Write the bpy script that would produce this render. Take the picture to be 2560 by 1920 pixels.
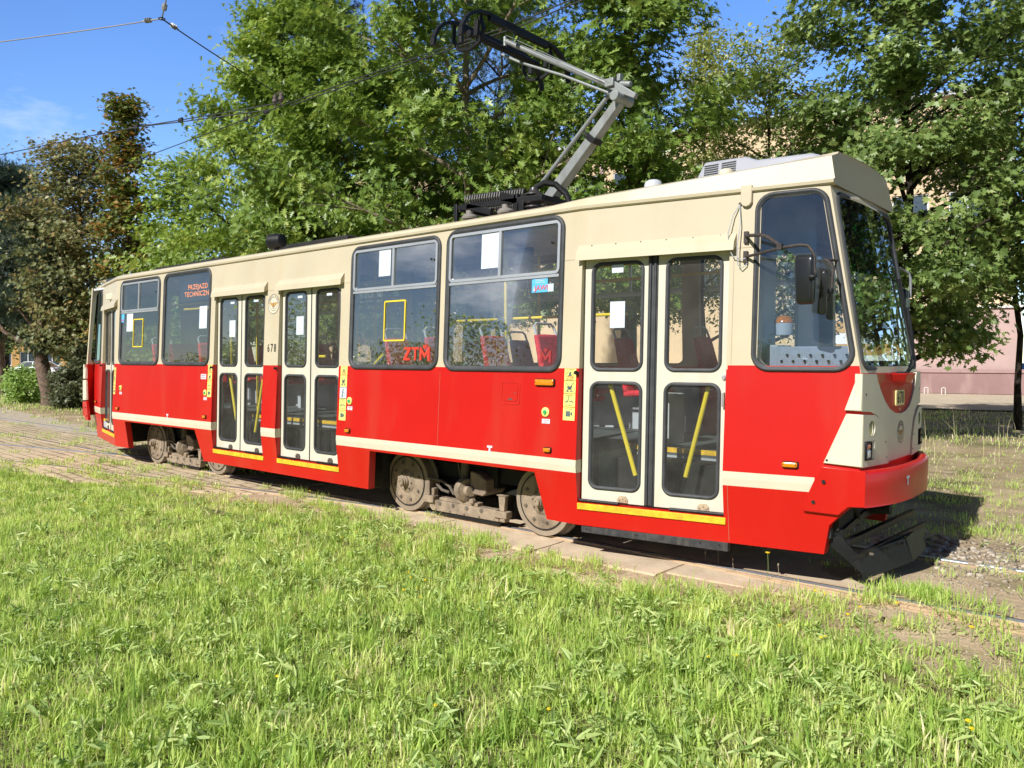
import bpy, bmesh, math, random
import numpy as np
from mathutils import Vector, Matrix, Quaternion

for o in list(bpy.data.objects): bpy.data.objects.remove(o)
C = bpy.context.scene.collection
S = bpy.context.scene
R = math.radians

# ------------------------------------------------------------------ camera
cam_d = bpy.data.cameras.new('camera'); cam = bpy.data.objects.new('camera', cam_d); C.objects.link(cam)
YAW, PITCH, ROLL = .7101, .0317, .0008
fwd = Vector((-math.sin(YAW)*math.cos(PITCH), math.cos(YAW)*math.cos(PITCH), -math.sin(PITCH)))
rt = Vector((math.cos(YAW), math.sin(YAW), 0)); up = rt.cross(fwd)
r2 = math.cos(ROLL)*rt+math.sin(ROLL)*up; u2 = -math.sin(ROLL)*rt+math.cos(ROLL)*up
cam.matrix_world = Matrix(((r2.x,u2.x,-fwd.x,5.5233),(r2.y,u2.y,-fwd.y,-5.3587),(r2.z,u2.z,-fwd.z,1.6677),(0,0,0,1)))
cam_d.sensor_width = 36; cam_d.lens = 1955.7/2560*36
cam_d.clip_start = .05; cam_d.clip_end = 1500
S.camera = cam
# ------------------------------------------------------------------ light
SUN = Vector((.03, 1, -.80)).normalized()
EL = math.asin(-SUN.z); 
w = bpy.data.worlds.new('World'); S.world = w; w.use_nodes = True
nt = w.node_tree; nt.nodes.clear()
wo = nt.nodes.new('ShaderNodeOutputWorld'); bg = nt.nodes.new('ShaderNodeBackground')
sky = nt.nodes.new('ShaderNodeTexSky'); sky.sky_type = 'NISHITA'; sky.sun_disc = False
sky.sun_elevation = EL; sky.sun_rotation = math.atan2(-SUN.x, -SUN.y)
sky.air_density = 1.0; sky.dust_density = .25; sky.ozone_density = 3.0
tc = nt.nodes.new('ShaderNodeTexCoord'); mp = nt.nodes.new('ShaderNodeMapping'); mp.inputs['Scale'].default_value = (1.5,1.5,4.5)
nz = nt.nodes.new('ShaderNodeTexNoise'); nz.inputs['Scale'].default_value = 1.7; nz.inputs['Detail'].default_value = 8; nz.inputs['Roughness'].default_value = .62
cr = nt.nodes.new('ShaderNodeValToRGB'); cr.color_ramp.elements[0].position = .56; cr.color_ramp.elements[1].position = .74
sep = nt.nodes.new('ShaderNodeSeparateXYZ'); el = nt.nodes.new('ShaderNodeMapRange')
el.inputs['From Min'].default_value = .46; el.inputs['From Max'].default_value = .06
mul = nt.nodes.new('ShaderNodeMath'); mul.operation = 'MULTIPLY'
mixc = nt.nodes.new('ShaderNodeMixRGB'); mixc.inputs['Color2'].default_value = (5.2,5.4,5.8,1)
gam = nt.nodes.new('ShaderNodeHueSaturation'); gam.inputs['Saturation'].default_value = 1.22
L = nt.links.new
L(tc.outputs['Generated'], mp.inputs['Vector']); L(mp.outputs[0], nz.inputs['Vector']); L(nz.outputs['Fac'], cr.inputs[0])
L(tc.outputs['Generated'], sep.inputs[0]); L(sep.outputs['Z'], el.inputs['Value'])
L(cr.outputs[0], mul.inputs[0]); L(el.outputs[0], mul.inputs[1]); L(mul.outputs[0], mixc.inputs['Fac'])

# sky artificially dimmed overhead and sunward to deepen shadows and window reflections
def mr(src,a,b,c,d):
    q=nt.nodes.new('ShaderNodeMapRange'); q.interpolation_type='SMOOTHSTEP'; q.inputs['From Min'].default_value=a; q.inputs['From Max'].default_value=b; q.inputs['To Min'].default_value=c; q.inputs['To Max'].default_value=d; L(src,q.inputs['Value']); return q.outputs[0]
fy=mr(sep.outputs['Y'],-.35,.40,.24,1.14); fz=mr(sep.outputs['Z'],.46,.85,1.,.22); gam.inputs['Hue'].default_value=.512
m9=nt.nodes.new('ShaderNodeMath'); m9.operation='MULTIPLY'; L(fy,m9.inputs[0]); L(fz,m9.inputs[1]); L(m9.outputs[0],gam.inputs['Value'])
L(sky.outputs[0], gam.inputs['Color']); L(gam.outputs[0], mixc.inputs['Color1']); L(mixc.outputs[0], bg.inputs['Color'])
bg.inputs['Strength'].default_value = .15
L(bg.outputs[0], wo.inputs[0])
sd = bpy.data.lights.new('sun', 'SUN'); sd.energy = 4.3; sd.angle = R(.53); sd.color = (1,.975,.935)
so = bpy.data.objects.new('sun', sd); so.rotation_euler = SUN.to_track_quat('-Z','Y').to_euler(); so.location = (0,-20,30); C.objects.link(so)
S.view_settings.view_transform = 'Standard'; S.view_settings.look = 'None'; S.view_settings.gamma = 1
S.view_settings.exposure = .55
S.render.engine = 'CYCLES'
S.cycles.max_bounces = 8; S.cycles.transparent_max_bounces = 16; S.cycles.transmission_bounces = 6

# ------------------------------------------------------------------ materials
MATS = {}
def mat(name, col, rough=.5, metal=0., var=.12, vscale=3., bump=0., bscale=40., spec=.5, coat=0., col2=None, dirt=None):
    if name in MATS: return MATS[name]
    m = bpy.data.materials.new(name); m.use_nodes = True; n = m.node_tree; b = n.nodes['Principled BSDF']
    b.inputs['Roughness'].default_value = rough; b.inputs['Metallic'].default_value = metal
    b.inputs['Specular IOR Level'].default_value = spec
    if coat: b.inputs['Coat Weight'].default_value = coat; b.inputs['Coat Roughness'].default_value = .08
    t = n.nodes.new('ShaderNodeTexCoord'); no = n.nodes.new('ShaderNodeTexNoise')
    no.inputs['Scale'].default_value = vscale; no.inputs['Detail'].default_value = 6; no.inputs['Roughness'].default_value = .6
    n.links.new(t.outputs['Object'], no.inputs['Vector'])
    mx = n.nodes.new('ShaderNodeMixRGB')
    c = Vector(col)
    a = c*(1-var) if col2 is None else c; d = c*(1+var) if col2 is None else Vector(col2)
    mx.inputs['Color1'].default_value = (*a,1); mx.inputs['Color2'].default_value = (*[min(.95,v) for v in d],1)
    rp = n.nodes.new('ShaderNodeMapRange'); rp.inputs['From Min'].default_value = .33; rp.inputs['From Max'].default_value = .67
    n.links.new(no.outputs['Fac'], rp.inputs['Value']); n.links.new(rp.outputs[0], mx.inputs['Fac'])
    out = mx.outputs[0]
    if dirt:  # (colour, scale, amount, object z stretch): drippy streaks of grime with a shape of their own
        mp = n.nodes.new('ShaderNodeMapping'); mp.inputs['Scale'].default_value = (dirt[1],dirt[1],dirt[1]*.22)
        n2 = n.nodes.new('ShaderNodeTexNoise'); n2.inputs['Scale'].default_value = 1; n2.inputs['Detail'].default_value = 9
        n.links.new(t.outputs['Object'], mp.inputs[0]); n.links.new(mp.outputs[0], n2.inputs['Vector'])
        r3 = n.nodes.new('ShaderNodeMapRange'); r3.inputs['From Min'].default_value = .52; r3.inputs['From Max'].default_value = .8
        r3.inputs['To Max'].default_value = dirt[2]
        n.links.new(n2.outputs['Fac'], r3.inputs['Value'])
        m3 = n.nodes.new('ShaderNodeMixRGB'); m3.inputs['Color2'].default_value = (*dirt[0],1)
        n.links.new(r3.outputs[0], m3.inputs['Fac']); n.links.new(out, m3.inputs['Color1']); out = m3.outputs[0]
    n.links.new(out, b.inputs['Base Color'])
    if bump:
        nb = n.nodes.new('ShaderNodeTexNoise'); nb.inputs['Scale'].default_value = bscale; nb.inputs['Detail'].default_value = 4
        n.links.new(t.outputs['Object'], nb.inputs['Vector'])
        bp = n.nodes.new('ShaderNodeBump'); bp.inputs['Strength'].default_value = bump; bp.inputs['Distance'].default_value = .02
        n.links.new(nb.outputs['Fac'], bp.inputs['Height']); n.links.new(bp.outputs[0], b.inputs['Normal'])
    MATS[name] = m; return m

def glass_mat(name, tint=(.8,.86,.86), refl=1.6, rough=.0, dust=.05, gcol=(1,1,1)):
    m = bpy.data.materials.new(name); m.use_nodes = True; n = m.node_tree; n.nodes.clear()
    o = n.nodes.new('ShaderNodeOutputMaterial'); tr = n.nodes.new('ShaderNodeBsdfTransparent'); gl = n.nodes.new('ShaderNodeBsdfGlossy')
    tr.inputs['Color'].default_value = (*tint,1); gl.inputs['Roughness'].default_value = rough; gl.inputs['Color'].default_value = (*gcol,1)
    fr = n.nodes.new('ShaderNodeFresnel'); fr.inputs['IOR'].default_value = 1.52
    mu = n.nodes.new('ShaderNodeMath'); mu.operation = 'MULTIPLY'; mu.inputs[1].default_value = refl; mu.use_clamp = True
    mi = n.nodes.new('ShaderNodeMixShader')
    t = n.nodes.new('ShaderNodeTexCoord'); nb = n.nodes.new('ShaderNodeTexNoise'); nb.inputs['Scale'].default_value = 1.6
    bp = n.nodes.new('ShaderNodeBump'); bp.inputs['Strength'].default_value = .05; bp.inputs['Distance'].default_value = .03
    n.links.new(t.outputs['Object'], nb.inputs['Vector']); n.links.new(nb.outputs['Fac'], bp.inputs['Height']); n.links.new(bp.outputs[0], gl.inputs['Normal'])
    n.links.new(fr.outputs[0], mu.inputs[0]); n.links.new(mu.outputs[0], mi.inputs[0]); n.links.new(tr.outputs[0], mi.inputs[1]); n.links.new(gl.outputs[0], mi.inputs[2])
    df = n.nodes.new('ShaderNodeBsdfDiffuse'); df.inputs['Color'].default_value = (.55,.54,.5,1)
    nd = n.nodes.new('ShaderNodeTexNoise'); nd.inputs['Scale'].default_value = 5; nd.inputs['Detail'].default_value = 8
    n.links.new(t.outputs['Object'], nd.inputs['Vector'])
    md = n.nodes.new('ShaderNodeMath'); md.operation = 'MULTIPLY'; md.inputs[1].default_value = dust*2
    m2 = n.nodes.new('ShaderNodeMixShader'); n.links.new(nd.outputs['Fac'], md.inputs[0]); n.links.new(md.outputs[0], m2.inputs[0])
    n.links.new(mi.outputs[0], m2.inputs[1]); n.links.new(df.outputs[0], m2.inputs[2]); n.links.new(m2.outputs[0], o.inputs[0])
    return m

def emis(name, col, s):
    m = bpy.data.materials.new(name); m.use_nodes = True; b = m.node_tree.nodes['Principled BSDF']
    b.inputs['Base Color'].default_value = (*col,1); b.inputs['Emission Color'].default_value = (*col,1); b.inputs['Emission Strength'].default_value = s
    return m

def leaf_mat(name, ramp, trans=.35, rough=.45, gloss=.35):
    """colours picked by the per-face attribute 'tint' 0..1"""
    m = bpy.data.materials.new(name); m.use_nodes = True; n = m.node_tree; b = n.nodes['Principled BSDF']; o = n.nodes['Material Output']
    at = n.nodes.new('ShaderNodeAttribute'); at.attribute_name = 'tint'
    cr = n.nodes.new('ShaderNodeValToRGB'); e = cr.color_ramp.elements
    while len(e) < len(ramp): e.new(.5)
    for i,(p,c) in enumerate(ramp): e[i].position = p; e[i].color = (*c,1)
    n.links.new(at.outputs['Fac'], cr.inputs[0]); n.links.new(cr.outputs[0], b.inputs['Base Color'])
    b.inputs['Roughness'].default_value = rough; b.inputs['Specular IOR Level'].default_value = gloss
    tl = n.nodes.new('ShaderNodeBsdfTranslucent'); hs = n.nodes.new('ShaderNodeHueSaturation'); hs.inputs['Hue'].default_value = .485; hs.inputs['Value'].default_value = 1.5; hs.inputs['Saturation'].default_value = 1.05
    n.links.new(cr.outputs[0], hs.inputs['Color']); n.links.new(hs.outputs[0], tl.inputs['Color'])
    mi = n.nodes.new('ShaderNodeMixShader'); mi.inputs[0].default_value = trans
    n.links.new(b.outputs[0], mi.inputs[1]); n.links.new(tl.outputs[0], mi.inputs[2]); n.links.new(mi.outputs[0], o.inputs[0])
    return m

RED = mat('red_paint', (.53,.011,.008), .34, var=.04, vscale=1.2, bump=.05, bscale=2.5, coat=.10, spec=.28, dirt=((.40,.12,.07),2.5,.22))
CREAM = mat('cream_paint', (.565,.49,.345), .38, spec=.3, var=.05, vscale=1.5, bump=.05, bscale=2.2, coat=.15, dirt=((.5,.38,.2),5.,.35))
DCREAM = mat('door_cream', (.62,.585,.475), .4, spec=.3, var=.04, vscale=2., dirt=((.42,.33,.2),7.,.35))
STRIPE = mat('stripe_cream', (.64,.58,.44), .4, spec=.3, var=.04, vscale=2., dirt=((.5,.4,.25),6.,.3))
MASK = mat('mask_cream', (.66,.61,.46), .42, var=.04, bump=.05, bscale=3)
DRED = mat('shield_red', (.50,.012,.012), .18, var=.05, coat=.8)
RUB = mat('rubber', (.045,.047,.05), .6, var=.25, vscale=8)
BLK = mat('black_metal', (.010,.010,.011), .5, spec=.3, var=.3, vscale=6, bump=.15, bscale=30)
UND = mat('under_dark', (.012,.011,.010), .8, var=.4, vscale=5)
ALU = mat('aluminium', (.62,.63,.64), .35, metal=.6, var=.08)
GREY = mat('grey_panel', (.42,.44,.47), .5, var=.06)
LGREY = mat('light_panel', (.66,.69,.71), .5, var=.06)
DUST = mat('dusty_iron', (.28,.215,.150), .8, var=.28, vscale=9, bump=.4, bscale=45, dirt=((.05,.04,.03),9,.75))
DUST2 = mat('dusty_iron_dark', (.11,.09,.07), .8, var=.3, vscale=9, bump=.3, bscale=45)
YEL = mat('yellow_rail', (.80,.62,.04), .35, var=.05)
YSTEP = mat('yellow_step', (.80,.48,.02), .6, var=.2, vscale=14, bump=.3, bscale=60, dirt=((.3,.2,.08),20,.5))
SEAT = mat('seat_red', (.55,.012,.03), .8, var=.35, vscale=30)
ORG = mat('amber_lens', (.78,.24,.01), .2, var=.25, vscale=60, coat=.6)
WHT = mat('white_paper', (.60,.66,.71), .6, var=.03)
YSTK = mat('yellow_sticker', (.80,.74,.20), .5, var=.04)
DSTK = mat('sticker_ink', (.10,.13,.13), .6)
RSTK = mat('sticker_red', (.70,.06,.03), .5)
GRN = mat('green_button', (.03,.38,.12), .4)
WOODB = mat('tarred_timber', (.035,.034,.036), .7, var=.4, vscale=14, bump=.4, bscale=25, dirt=((.16,.13,.1),22,.5))
PLT = mat('plate_yellow', (.78,.68,.28), .5, var=.03)
INK = mat('ink_black', (.01,.01,.01), .5)
CHR = mat('chrome', (.8,.8,.8), .12, metal=1.)
LENS = glass_mat('lamp_lens', (.9,.9,.9), 2.5)
GL = glass_mat('window_glass', (.94,.96,.96), .52, dust=.03)
GLD = glass_mat('door_glass', (.84,.87,.86), .65, dust=.05)
GLC = glass_mat('cab_glass', (.84,.91,.96), 3.6, dust=.03, gcol=(.62,.82,1.))  # reflection colour tinted blue, imitating a deep blue sky in the pane
GLW = glass_mat('windscreen_glass', (.55,.66,.60), .55, dust=.015)
GLB = glass_mat('tinted_band', (.008,.07,.02), .35, dust=.01)
LED = emis('led_orange', (1.,.27,.03), 1.1)
CEIL = mat('ceiling', (.66,.69,.72), .5)
FLR = mat('tram_floor', (.07,.085,.085), .7, var=.2, vscale=20)
TEAL = mat('stepwell_teal', (.10,.16,.16), .5, var=.1)
PANTG = mat('pantograph_grey', (.27,.285,.275), .45, var=.12, vscale=6, metal=.2, dirt=((.12,.1,.08),10,.5))
RUST = mat('rusty_arm', (.045,.034,.03), .7, var=.4, vscale=30)
WIRE = mat('wire_dark', (.03,.03,.032), .5)
WIREL = mat('wire_steel', (.32,.30,.28), .5)

# ------------------------------------------------------------------ helpers
class MB:
    def __init__(s): s.v=[]; s.f=[]; s.m=[]
    def add(s, vs, fs, mi=0):
        b=len(s.v); s.v += [tuple(v) for v in vs]; s.f += [tuple(b+i for i in f) for f in fs]; s.m += [mi]*len(fs); return s
    def box(s,x0,x1,y0,y1,z0,z1,mi=0):
        return s.add([(x0,y0,z0),(x1,y0,z0),(x1,y1,z0),(x0,y1,z0),(x0,y0,z1),(x1,y0,z1),(x1,y1,z1),(x0,y1,z1)],
                     [(0,3,2,1),(4,5,6,7),(0,1,5,4),(1,2,6,5),(2,3,7,6),(3,0,4,7)],mi)
    def hexa(s,p,mi=0):
        return s.add(p,[(0,3,2,1),(4,5,6,7),(0,1,5,4),(1,2,6,5),(2,3,7,6),(3,0,4,7)],mi)
    def bar(s,a,b,w,h=None,upv=(0,0,1),mi=0,w2=None,h2=None):
        a=Vector(a); b=Vector(b); h=h or w; w2=w2 or w; h2=h2 or h; d=(b-a).normalized(); u=Vector(upv)
        if abs(d.dot(u))>.97: u=Vector((0,1,0))
        sx=d.cross(u).normalized(); sy=sx.cross(d)
        p=[]
        for c,ww,hh in ((a,w,h),(b,w2,h2)):
            for i,j in ((-1,-1),(1,-1),(1,1),(-1,1)): p.append(c+sx*ww/2*i+sy*hh/2*j)
        return s.hexa(p,mi)
    def tube(s,pts,r,n=10,mi=0,cap=True):
        pts=[Vector(p) for p in pts]; rr=r if isinstance(r,(list,tuple)) else [r]*len(pts)
        prev=None; rings=[]
        for i,p in enumerate(pts):
            d=(pts[min(i+1,len(pts)-1)]-pts[max(i-1,0)]).normalized()
            if prev is None:
                u=Vector((0,0,1)) if abs(d.z)<.9 else Vector((1,0,0)); u=(u-d*u.dot(d)).normalized()
            else: u=(prev-d*prev.dot(d)).normalized()
            prev=u; q=d.cross(u)
            rings.append([p+(u*math.cos(2*math.pi*k/n)+q*math.sin(2*math.pi*k/n))*rr[i] for k in range(n)])
        vs=[v for r_ in rings for v in r_]; fs=[]
        for i in range(len(pts)-1):
            for k in range(n): fs.append((i*n+k,i*n+(k+1)%n,(i+1)*n+(k+1)%n,(i+1)*n+k))
        if cap: fs.append(tuple(range(n-1,-1,-1))); fs.append(tuple((len(pts)-1)*n+k for k in range(n)))
        return s.add(vs,fs,mi)
    def lathe(s,a,ax,prof,n=24,mi=0):
        """prof: list of (distance along axis, radius)"""
        a=Vector(a); d=Vector(ax).normalized(); u=Vector((0,0,1)) if abs(d.z)<.9 else Vector((1,0,0)); u=(u-d*u.dot(d)).normalized(); q=d.cross(u)
        vs=[]; fs=[]
        for t,r in prof:
            for k in range(n): an=2*math.pi*k/n; vs.append(a+d*t+(u*math.cos(an)+q*math.sin(an))*max(r,1e-4))
        for i in range(len(prof)-1):
            for k in range(n): fs.append((i*n+k,i*n+(k+1)%n,(i+1)*n+(k+1)%n,(i+1)*n+k))
        fs.append(tuple(range(n-1,-1,-1))); fs.append(tuple((len(prof)-1)*n+k for k in range(n)))
        return s.add(vs,fs,mi)
    def loops(s,ls,mi=0,fill_last=False,fill_first=False):
        n=len(ls[0]); vs=[v for l in ls for v in l]; fs=[]
        for i in range(len(ls)-1):
            for k in range(n): fs.append((i*n+k,i*n+(k+1)%n,(i+1)*n+(k+1)%n,(i+1)*n+k))
        if fill_last: fs.append(tuple((len(ls)-1)*n+k for k in range(n)))
        if fill_first: fs.append(tuple(range(n-1,-1,-1)))
        return s.add(vs,fs,mi)
    def prism(s,poly,f0,f1,mi=0):
        n=len(poly); vs=[f0(*p) for p in poly]+[f1(*p) for p in poly]
        fs=[tuple(range(n)),tuple(range(2*n-1,n-1,-1))]+[(k,(k+1)%n,n+(k+1)%n,n+k) for k in range(n)]
        return s.add(vs,fs,mi)
    def build(s,name,mats,parent=None,smooth=True,bevel=0,loc=None,recalc=True,ang=35):
        me=bpy.data.meshes.new(name); me.from_pydata([tuple(v) for v in s.v],[],s.f)
        for m in (mats if isinstance(mats,(list,tuple)) else [mats]): me.materials.append(m)
        me.polygons.foreach_set('material_index',s.m)
        if recalc:
            bm=bmesh.new(); bm.from_mesh(me); bmesh.ops.recalc_face_normals(bm,faces=bm.faces); bm.to_mesh(me); bm.free()
        if smooth:
            me.polygons.foreach_set('use_smooth',[True]*len(me.polygons)); me.set_sharp_from_angle(angle=R(ang))
        me.update()
        o=bpy.data.objects.new(name,me); C.objects.link(o)
        if parent: o.parent=parent
        if loc: o.location=loc
        if bevel:
            b=o.modifiers.new('bevel','BEVEL'); b.width=bevel; b.segments=2; b.limit_method='ANGLE'
        return o
def tag(o,label=None,cat=None,group=None,kind=None):
    if label: o['label']=label
    if cat: o['category']=cat
    if group: o['group']=group
    if kind: o['kind']=kind
    return o
def empty(name,loc=(0,0,0),rz=0):
    o=bpy.data.objects.new(name,None); o.location=loc; o.rotation_euler=(0,0,rz); o.empty_display_size=.3; C.objects.link(o); return o
def kids(o): return [c for c in bpy.data.objects if c.parent==o]
def copy_tree(o,parent=None,ch=None):
    if ch is None:
        ch={}
        for x in bpy.data.objects:
            if x.parent: ch.setdefault(x.parent.name,[]).append(x)
    c=o.copy(); C.objects.link(c); c.parent=parent
    for k in ch.get(o.name,[]): copy_tree(k,c,ch)
    return c

def rpoly(corners,r,inset=0.,n=7):
    """convex polygon, rounded, inset; corners ccw"""
    m=len(corners); P=[Vector(c) for c in corners]; lines=[]
    for i in range(m):
        a,b=P[i],P[(i+1)%m]; d=(b-a).normalized(); nn=Vector((-d.y,d.x)); lines.append((a+nn*inset,d))
    Q=[]
    for i in range(m):
        (a,d),(b,e)=lines[i-1],lines[i]; den=d.x*e.y-d.y*e.x; t=((b.x-a.x)*e.y-(b.y-a.y)*e.x)/den; Q.append(a+d*t)
    rr=max(r-inset,.008); out=[]
    for i in range(m):
        p=Q[i]; a=(Q[i-1]-p).normalized(); b=(Q[(i+1)%m]-p).normalized(); half=a.angle(b)/2
        t=rr/math.tan(half); c=p+(a+b).normalized()*(rr/math.sin(half)); s=p+a*t; e=p+b*t
        a0=math.atan2(s.y-c.y,s.x-c.x); a1=math.atan2(e.y-c.y,e.x-c.x)
        while a1<a0: a1+=2*math.pi
        if a1-a0>math.pi: a1-=2*math.pi
        for k in range(n): an=a0+(a1-a0)*k/(n-1); out.append((c.x+rr*math.cos(an),c.y+rr*math.sin(an)))
    return out
def rect(x0,x1,z0,z1): return [(x0,z0),(x1,z0),(x1,z1),(x0,z1)]

def text_polys(txt,size,align='CENTER',spacing=1.0,bold=.009):
    cu=bpy.data.curves.new('t','FONT'); cu.body=txt; cu.size=size; cu.offset=size*bold; cu.align_x=align; cu.align_y='CENTER'; cu.resolution_u=2; cu.space_character=spacing
    o=bpy.data.objects.new('t',cu); C.objects.link(o); dg=bpy.context.evaluated_depsgraph_get(); me=bpy.data.meshes.new_from_object(o.evaluated_get(dg))
    vs=[tuple(v.co)[:2] for v in me.vertices]; fs=[tuple(p.vertices) for p in me.polygons]
    bpy.data.objects.remove(o); bpy.data.curves.remove(cu); bpy.data.meshes.remove(me); return vs,fs
def put_text(mb,txt,size,fn,mi=0,sx=1.,align='CENTER',spacing=1.,slant=0):
    vs,fs=text_polys(txt,size,align,spacing); mb.add([fn(x*sx+y*slant,y) for x,y in vs],fs,mi)

def panel(name,outline,holes,cuts,fn,thick,mats,matfn,parent,smooth=False):
    """flat sheet with holes in a (u,v) plane, bent by fn(u,v,off) and given thickness. cuts: list of (axis,value)"""
    cu=bpy.data.curves.new(name,'CURVE'); cu.dimensions='2D'; cu.fill_mode='BOTH'
    for pl in [outline]+holes:
        sp=cu.splines.new('POLY'); sp.points.add(len(pl)-1)
        for i,(x,y) in enumerate(pl): sp.points[i].co=(x,y,0,1)
        sp.use_cyclic_u=True
    o=bpy.data.objects.new(name,cu); C.objects.link(o); dg=bpy.context.evaluated_depsgraph_get()
    me=bpy.data.meshes.new_from_object(o.evaluated_get(dg)); bpy.data.objects.remove(o); bpy.data.curves.remove(cu)
    bm=bmesh.new(); bm.from_mesh(me); bmesh.ops.remove_doubles(bm,verts=bm.verts,dist=1e-4)
    for ax,val in cuts:
        co=Vector((0,0,0)); no=Vector((0,0,0)); co[ax]=val; no[ax]=1
        bmesh.ops.bisect_plane(bm,geom=bm.verts[:]+bm.edges[:]+bm.faces[:],plane_co=co,plane_no=no,dist=1e-5)
    bmesh.ops.triangulate(bm,faces=bm.faces)
    for f in bm.faces:
        c=f.calc_center_median(); f.material_index=matfn(c.x,c.y)
    vs=[(v.co.x,v.co.y) for v in bm.verts]; bm.verts.index_update(); n=len(vs)
    V=[fn(x,y,0) for x,y in vs]+[fn(x,y,thick) for x,y in vs]
    F=[];MI=[]
    for f in bm.faces:
        idx=[v.index for v in f.verts]; F.append(tuple(idx)); F.append(tuple(n+i for i in idx[::-1])); MI+=[f.material_index,f.material_index]
    for e in bm.edges:
        if len(e.link_faces)==1:
            a,b=e.verts[0].index,e.verts[1].index; F.append((a,b,n+b,n+a)); MI.append(e.link_faces[0].material_index)
    bm.free(); bpy.data.meshes.remove(me)
    mb=MB(); mb.v=V; mb.f=F; mb.m=MI
    return mb.build(name,mats,parent,smooth=smooth,ang=20)

rng=np.random.default_rng(5)
def vnoise(x,y,seed=0):
    """cheap smooth value noise for numpy arrays"""
    xi=np.floor(x).astype(int); yi=np.floor(y).astype(int); fx=x-xi; fy=y-yi; fx=fx*fx*(3-2*fx); fy=fy*fy*(3-2*fy)
    def h(a,b):
        n=(a*374761393+b*668265263+seed*974634777)&0x7fffffff; n=((n^(n>>13))*1274126177)&0x7fffffff; return ((n^(n>>16))&0xffff)/65535.
    return (h(xi,yi)*(1-fx)+h(xi+1,yi)*fx)*(1-fy)+(h(xi,yi+1)*(1-fx)+h(xi+1,yi+1)*fx)*fy
def fbm(x,y,seed=0): return (vnoise(x,y,seed)+.5*vnoise(x*2.1,y*2.1,seed+1)+.25*vnoise(x*4.3,y*4.3,seed+2))/1.75
# ------------------------------------------------------------------ setting
def gedge(x):
    return np.interp(x,[-40,-14,-8.8,-6,-3.6,-.4,1.5,2.9,4.2,6,9,30],[-2.6,-2.0,-1.35,-.85,-.45,-.42,-.50,-.58,-.50,-.38,-.2,0])
def grassy(x,y):
    """0..1 how grown over the ground is"""
    n=fbm(x*1.3+7,y*1.3,3); n2=fbm(x*.35,y*.35,9)
    front=np.clip((gedge(x)-y)/.55+.55+(n-.5)*2.2,0,1)
    front=np.where(y<gedge(x)-1.2,np.maximum(front,.75+.25*n),front)
    back=np.clip((y-5.8)/3.5,0,1)*(.12+.7*n2)+np.clip((n-.50)*4,0,.7)*(y>2.3)
    left=np.clip((y-3.7-(x+20)*.03)/1.6,0,1)*(x<-12)*.85
    mid=np.clip((n-.62)*3.5,0,.5)*(y>=gedge(x))*(y<=2.6)
    g=np.where(y<gedge(x)+.5,front,np.maximum(np.maximum(back,left),mid))
    return np.clip(g,0,1)
# ground sheet
xs_=np.concatenate([[-400,-250,-160,-110,-85],np.arange(-70,-14,.6),np.arange(-14,9,.14),np.arange(9,30,1.),[40,60,100,200,400]])
ys_=np.concatenate([[-400,-200,-100,-60,-40,-25,-15,-10,-8],np.arange(-7,3.,.14),np.arange(3.,12,.3),np.arange(12,50,1.),[60,80,120,200,400]])
XX,YY=np.meshgrid(xs_,ys_,indexing='ij')
ZZ=-.065+.05*(fbm(XX*.9,YY*.9,21)-.5)+.03*(fbm(XX*3.1,YY*3.1,22)-.5)
ZZ=np.where((YY>-.9)&(YY<3)&(XX<14),np.where((YY>.1)&(YY<2.1),-.020,-.030)+.25*(ZZ+.065),ZZ)
GG=grassy(XX,YY); nx,ny=XX.shape
vv=np.stack([XX,YY,ZZ],-1).reshape(-1,3)
ii=np.arange(nx*ny).reshape(nx,ny); ff=np.stack([ii[:-1,:-1],ii[1:,:-1],ii[1:,1:],ii[:-1,1:]],-1).reshape(-1,4)
def np_mesh(name,V,F,mats,parent=None,tint=None,smooth=False,counts=None,mi=None):
    """V (n,3); F flat loop indices; counts per face"""
    me=bpy.data.meshes.new(name); F=np.asarray(F)
    if counts is None: counts=np.full(len(F),F.shape[1]); F=F.reshape(-1)
    me.vertices.add(len(V)); me.vertices.foreach_set('co',np.asarray(V,dtype=np.float32).reshape(-1))
    me.loops.add(len(F)); me.loops.foreach_set('vertex_index',F.astype(np.int32))
    st=np.concatenate([[0],np.cumsum(counts)[:-1]]).astype(np.int32)
    me.polygons.add(len(counts)); me.polygons.foreach_set('loop_start',st); me.polygons.foreach_set('loop_total',counts.astype(np.int32))
    if mi is not None: me.polygons.foreach_set('material_index',mi.astype(np.int32))
    if tint is not None:
        a=me.attributes.new('tint','FLOAT','FACE'); a.data.foreach_set('value',tint.astype(np.float32))
    for m in (mats if isinstance(mats,(list,tuple)) else [mats]): me.materials.append(m)
    me.update(calc_edges=True)
    if smooth: me.polygons.foreach_set('use_smooth',np.ones(len(counts),dtype=bool))
    o=bpy.data.objects.new(name,me); C.objects.link(o)
    if parent: o.parent=parent
    return o
gm=bpy.data.materials.new('earth'); gm.use_nodes=True; n=gm.node_tree; b=n.nodes['Principled BSDF']; b.inputs['Roughness'].default_value=.95; b.inputs['Specular IOR Level'].default_value=.15
at=n.nodes.new('ShaderNodeAttribute'); at.attribute_name='grown'; t=n.nodes.new('ShaderNodeTexCoord')
def noise(scale,detail=8,rough=.62):
    q=n.nodes.new('ShaderNodeTexNoise'); q.inputs['Scale'].default_value=scale; q.inputs['Detail'].default_value=detail; q.inputs['Roughness'].default_value=rough; n.links.new(t.outputs['Object'],q.inputs['Vector']); return q
def ramp(src,stops):
    c=n.nodes.new('ShaderNodeValToRGB'); e=c.color_ramp.elements
    while len(e)<len(stops): e.new(.5)
    for i,(p,cl) in enumerate(stops): e[i].position=p; e[i].color=(*cl,1)
    n.links.new(src,c.inputs[0]); return c
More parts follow.
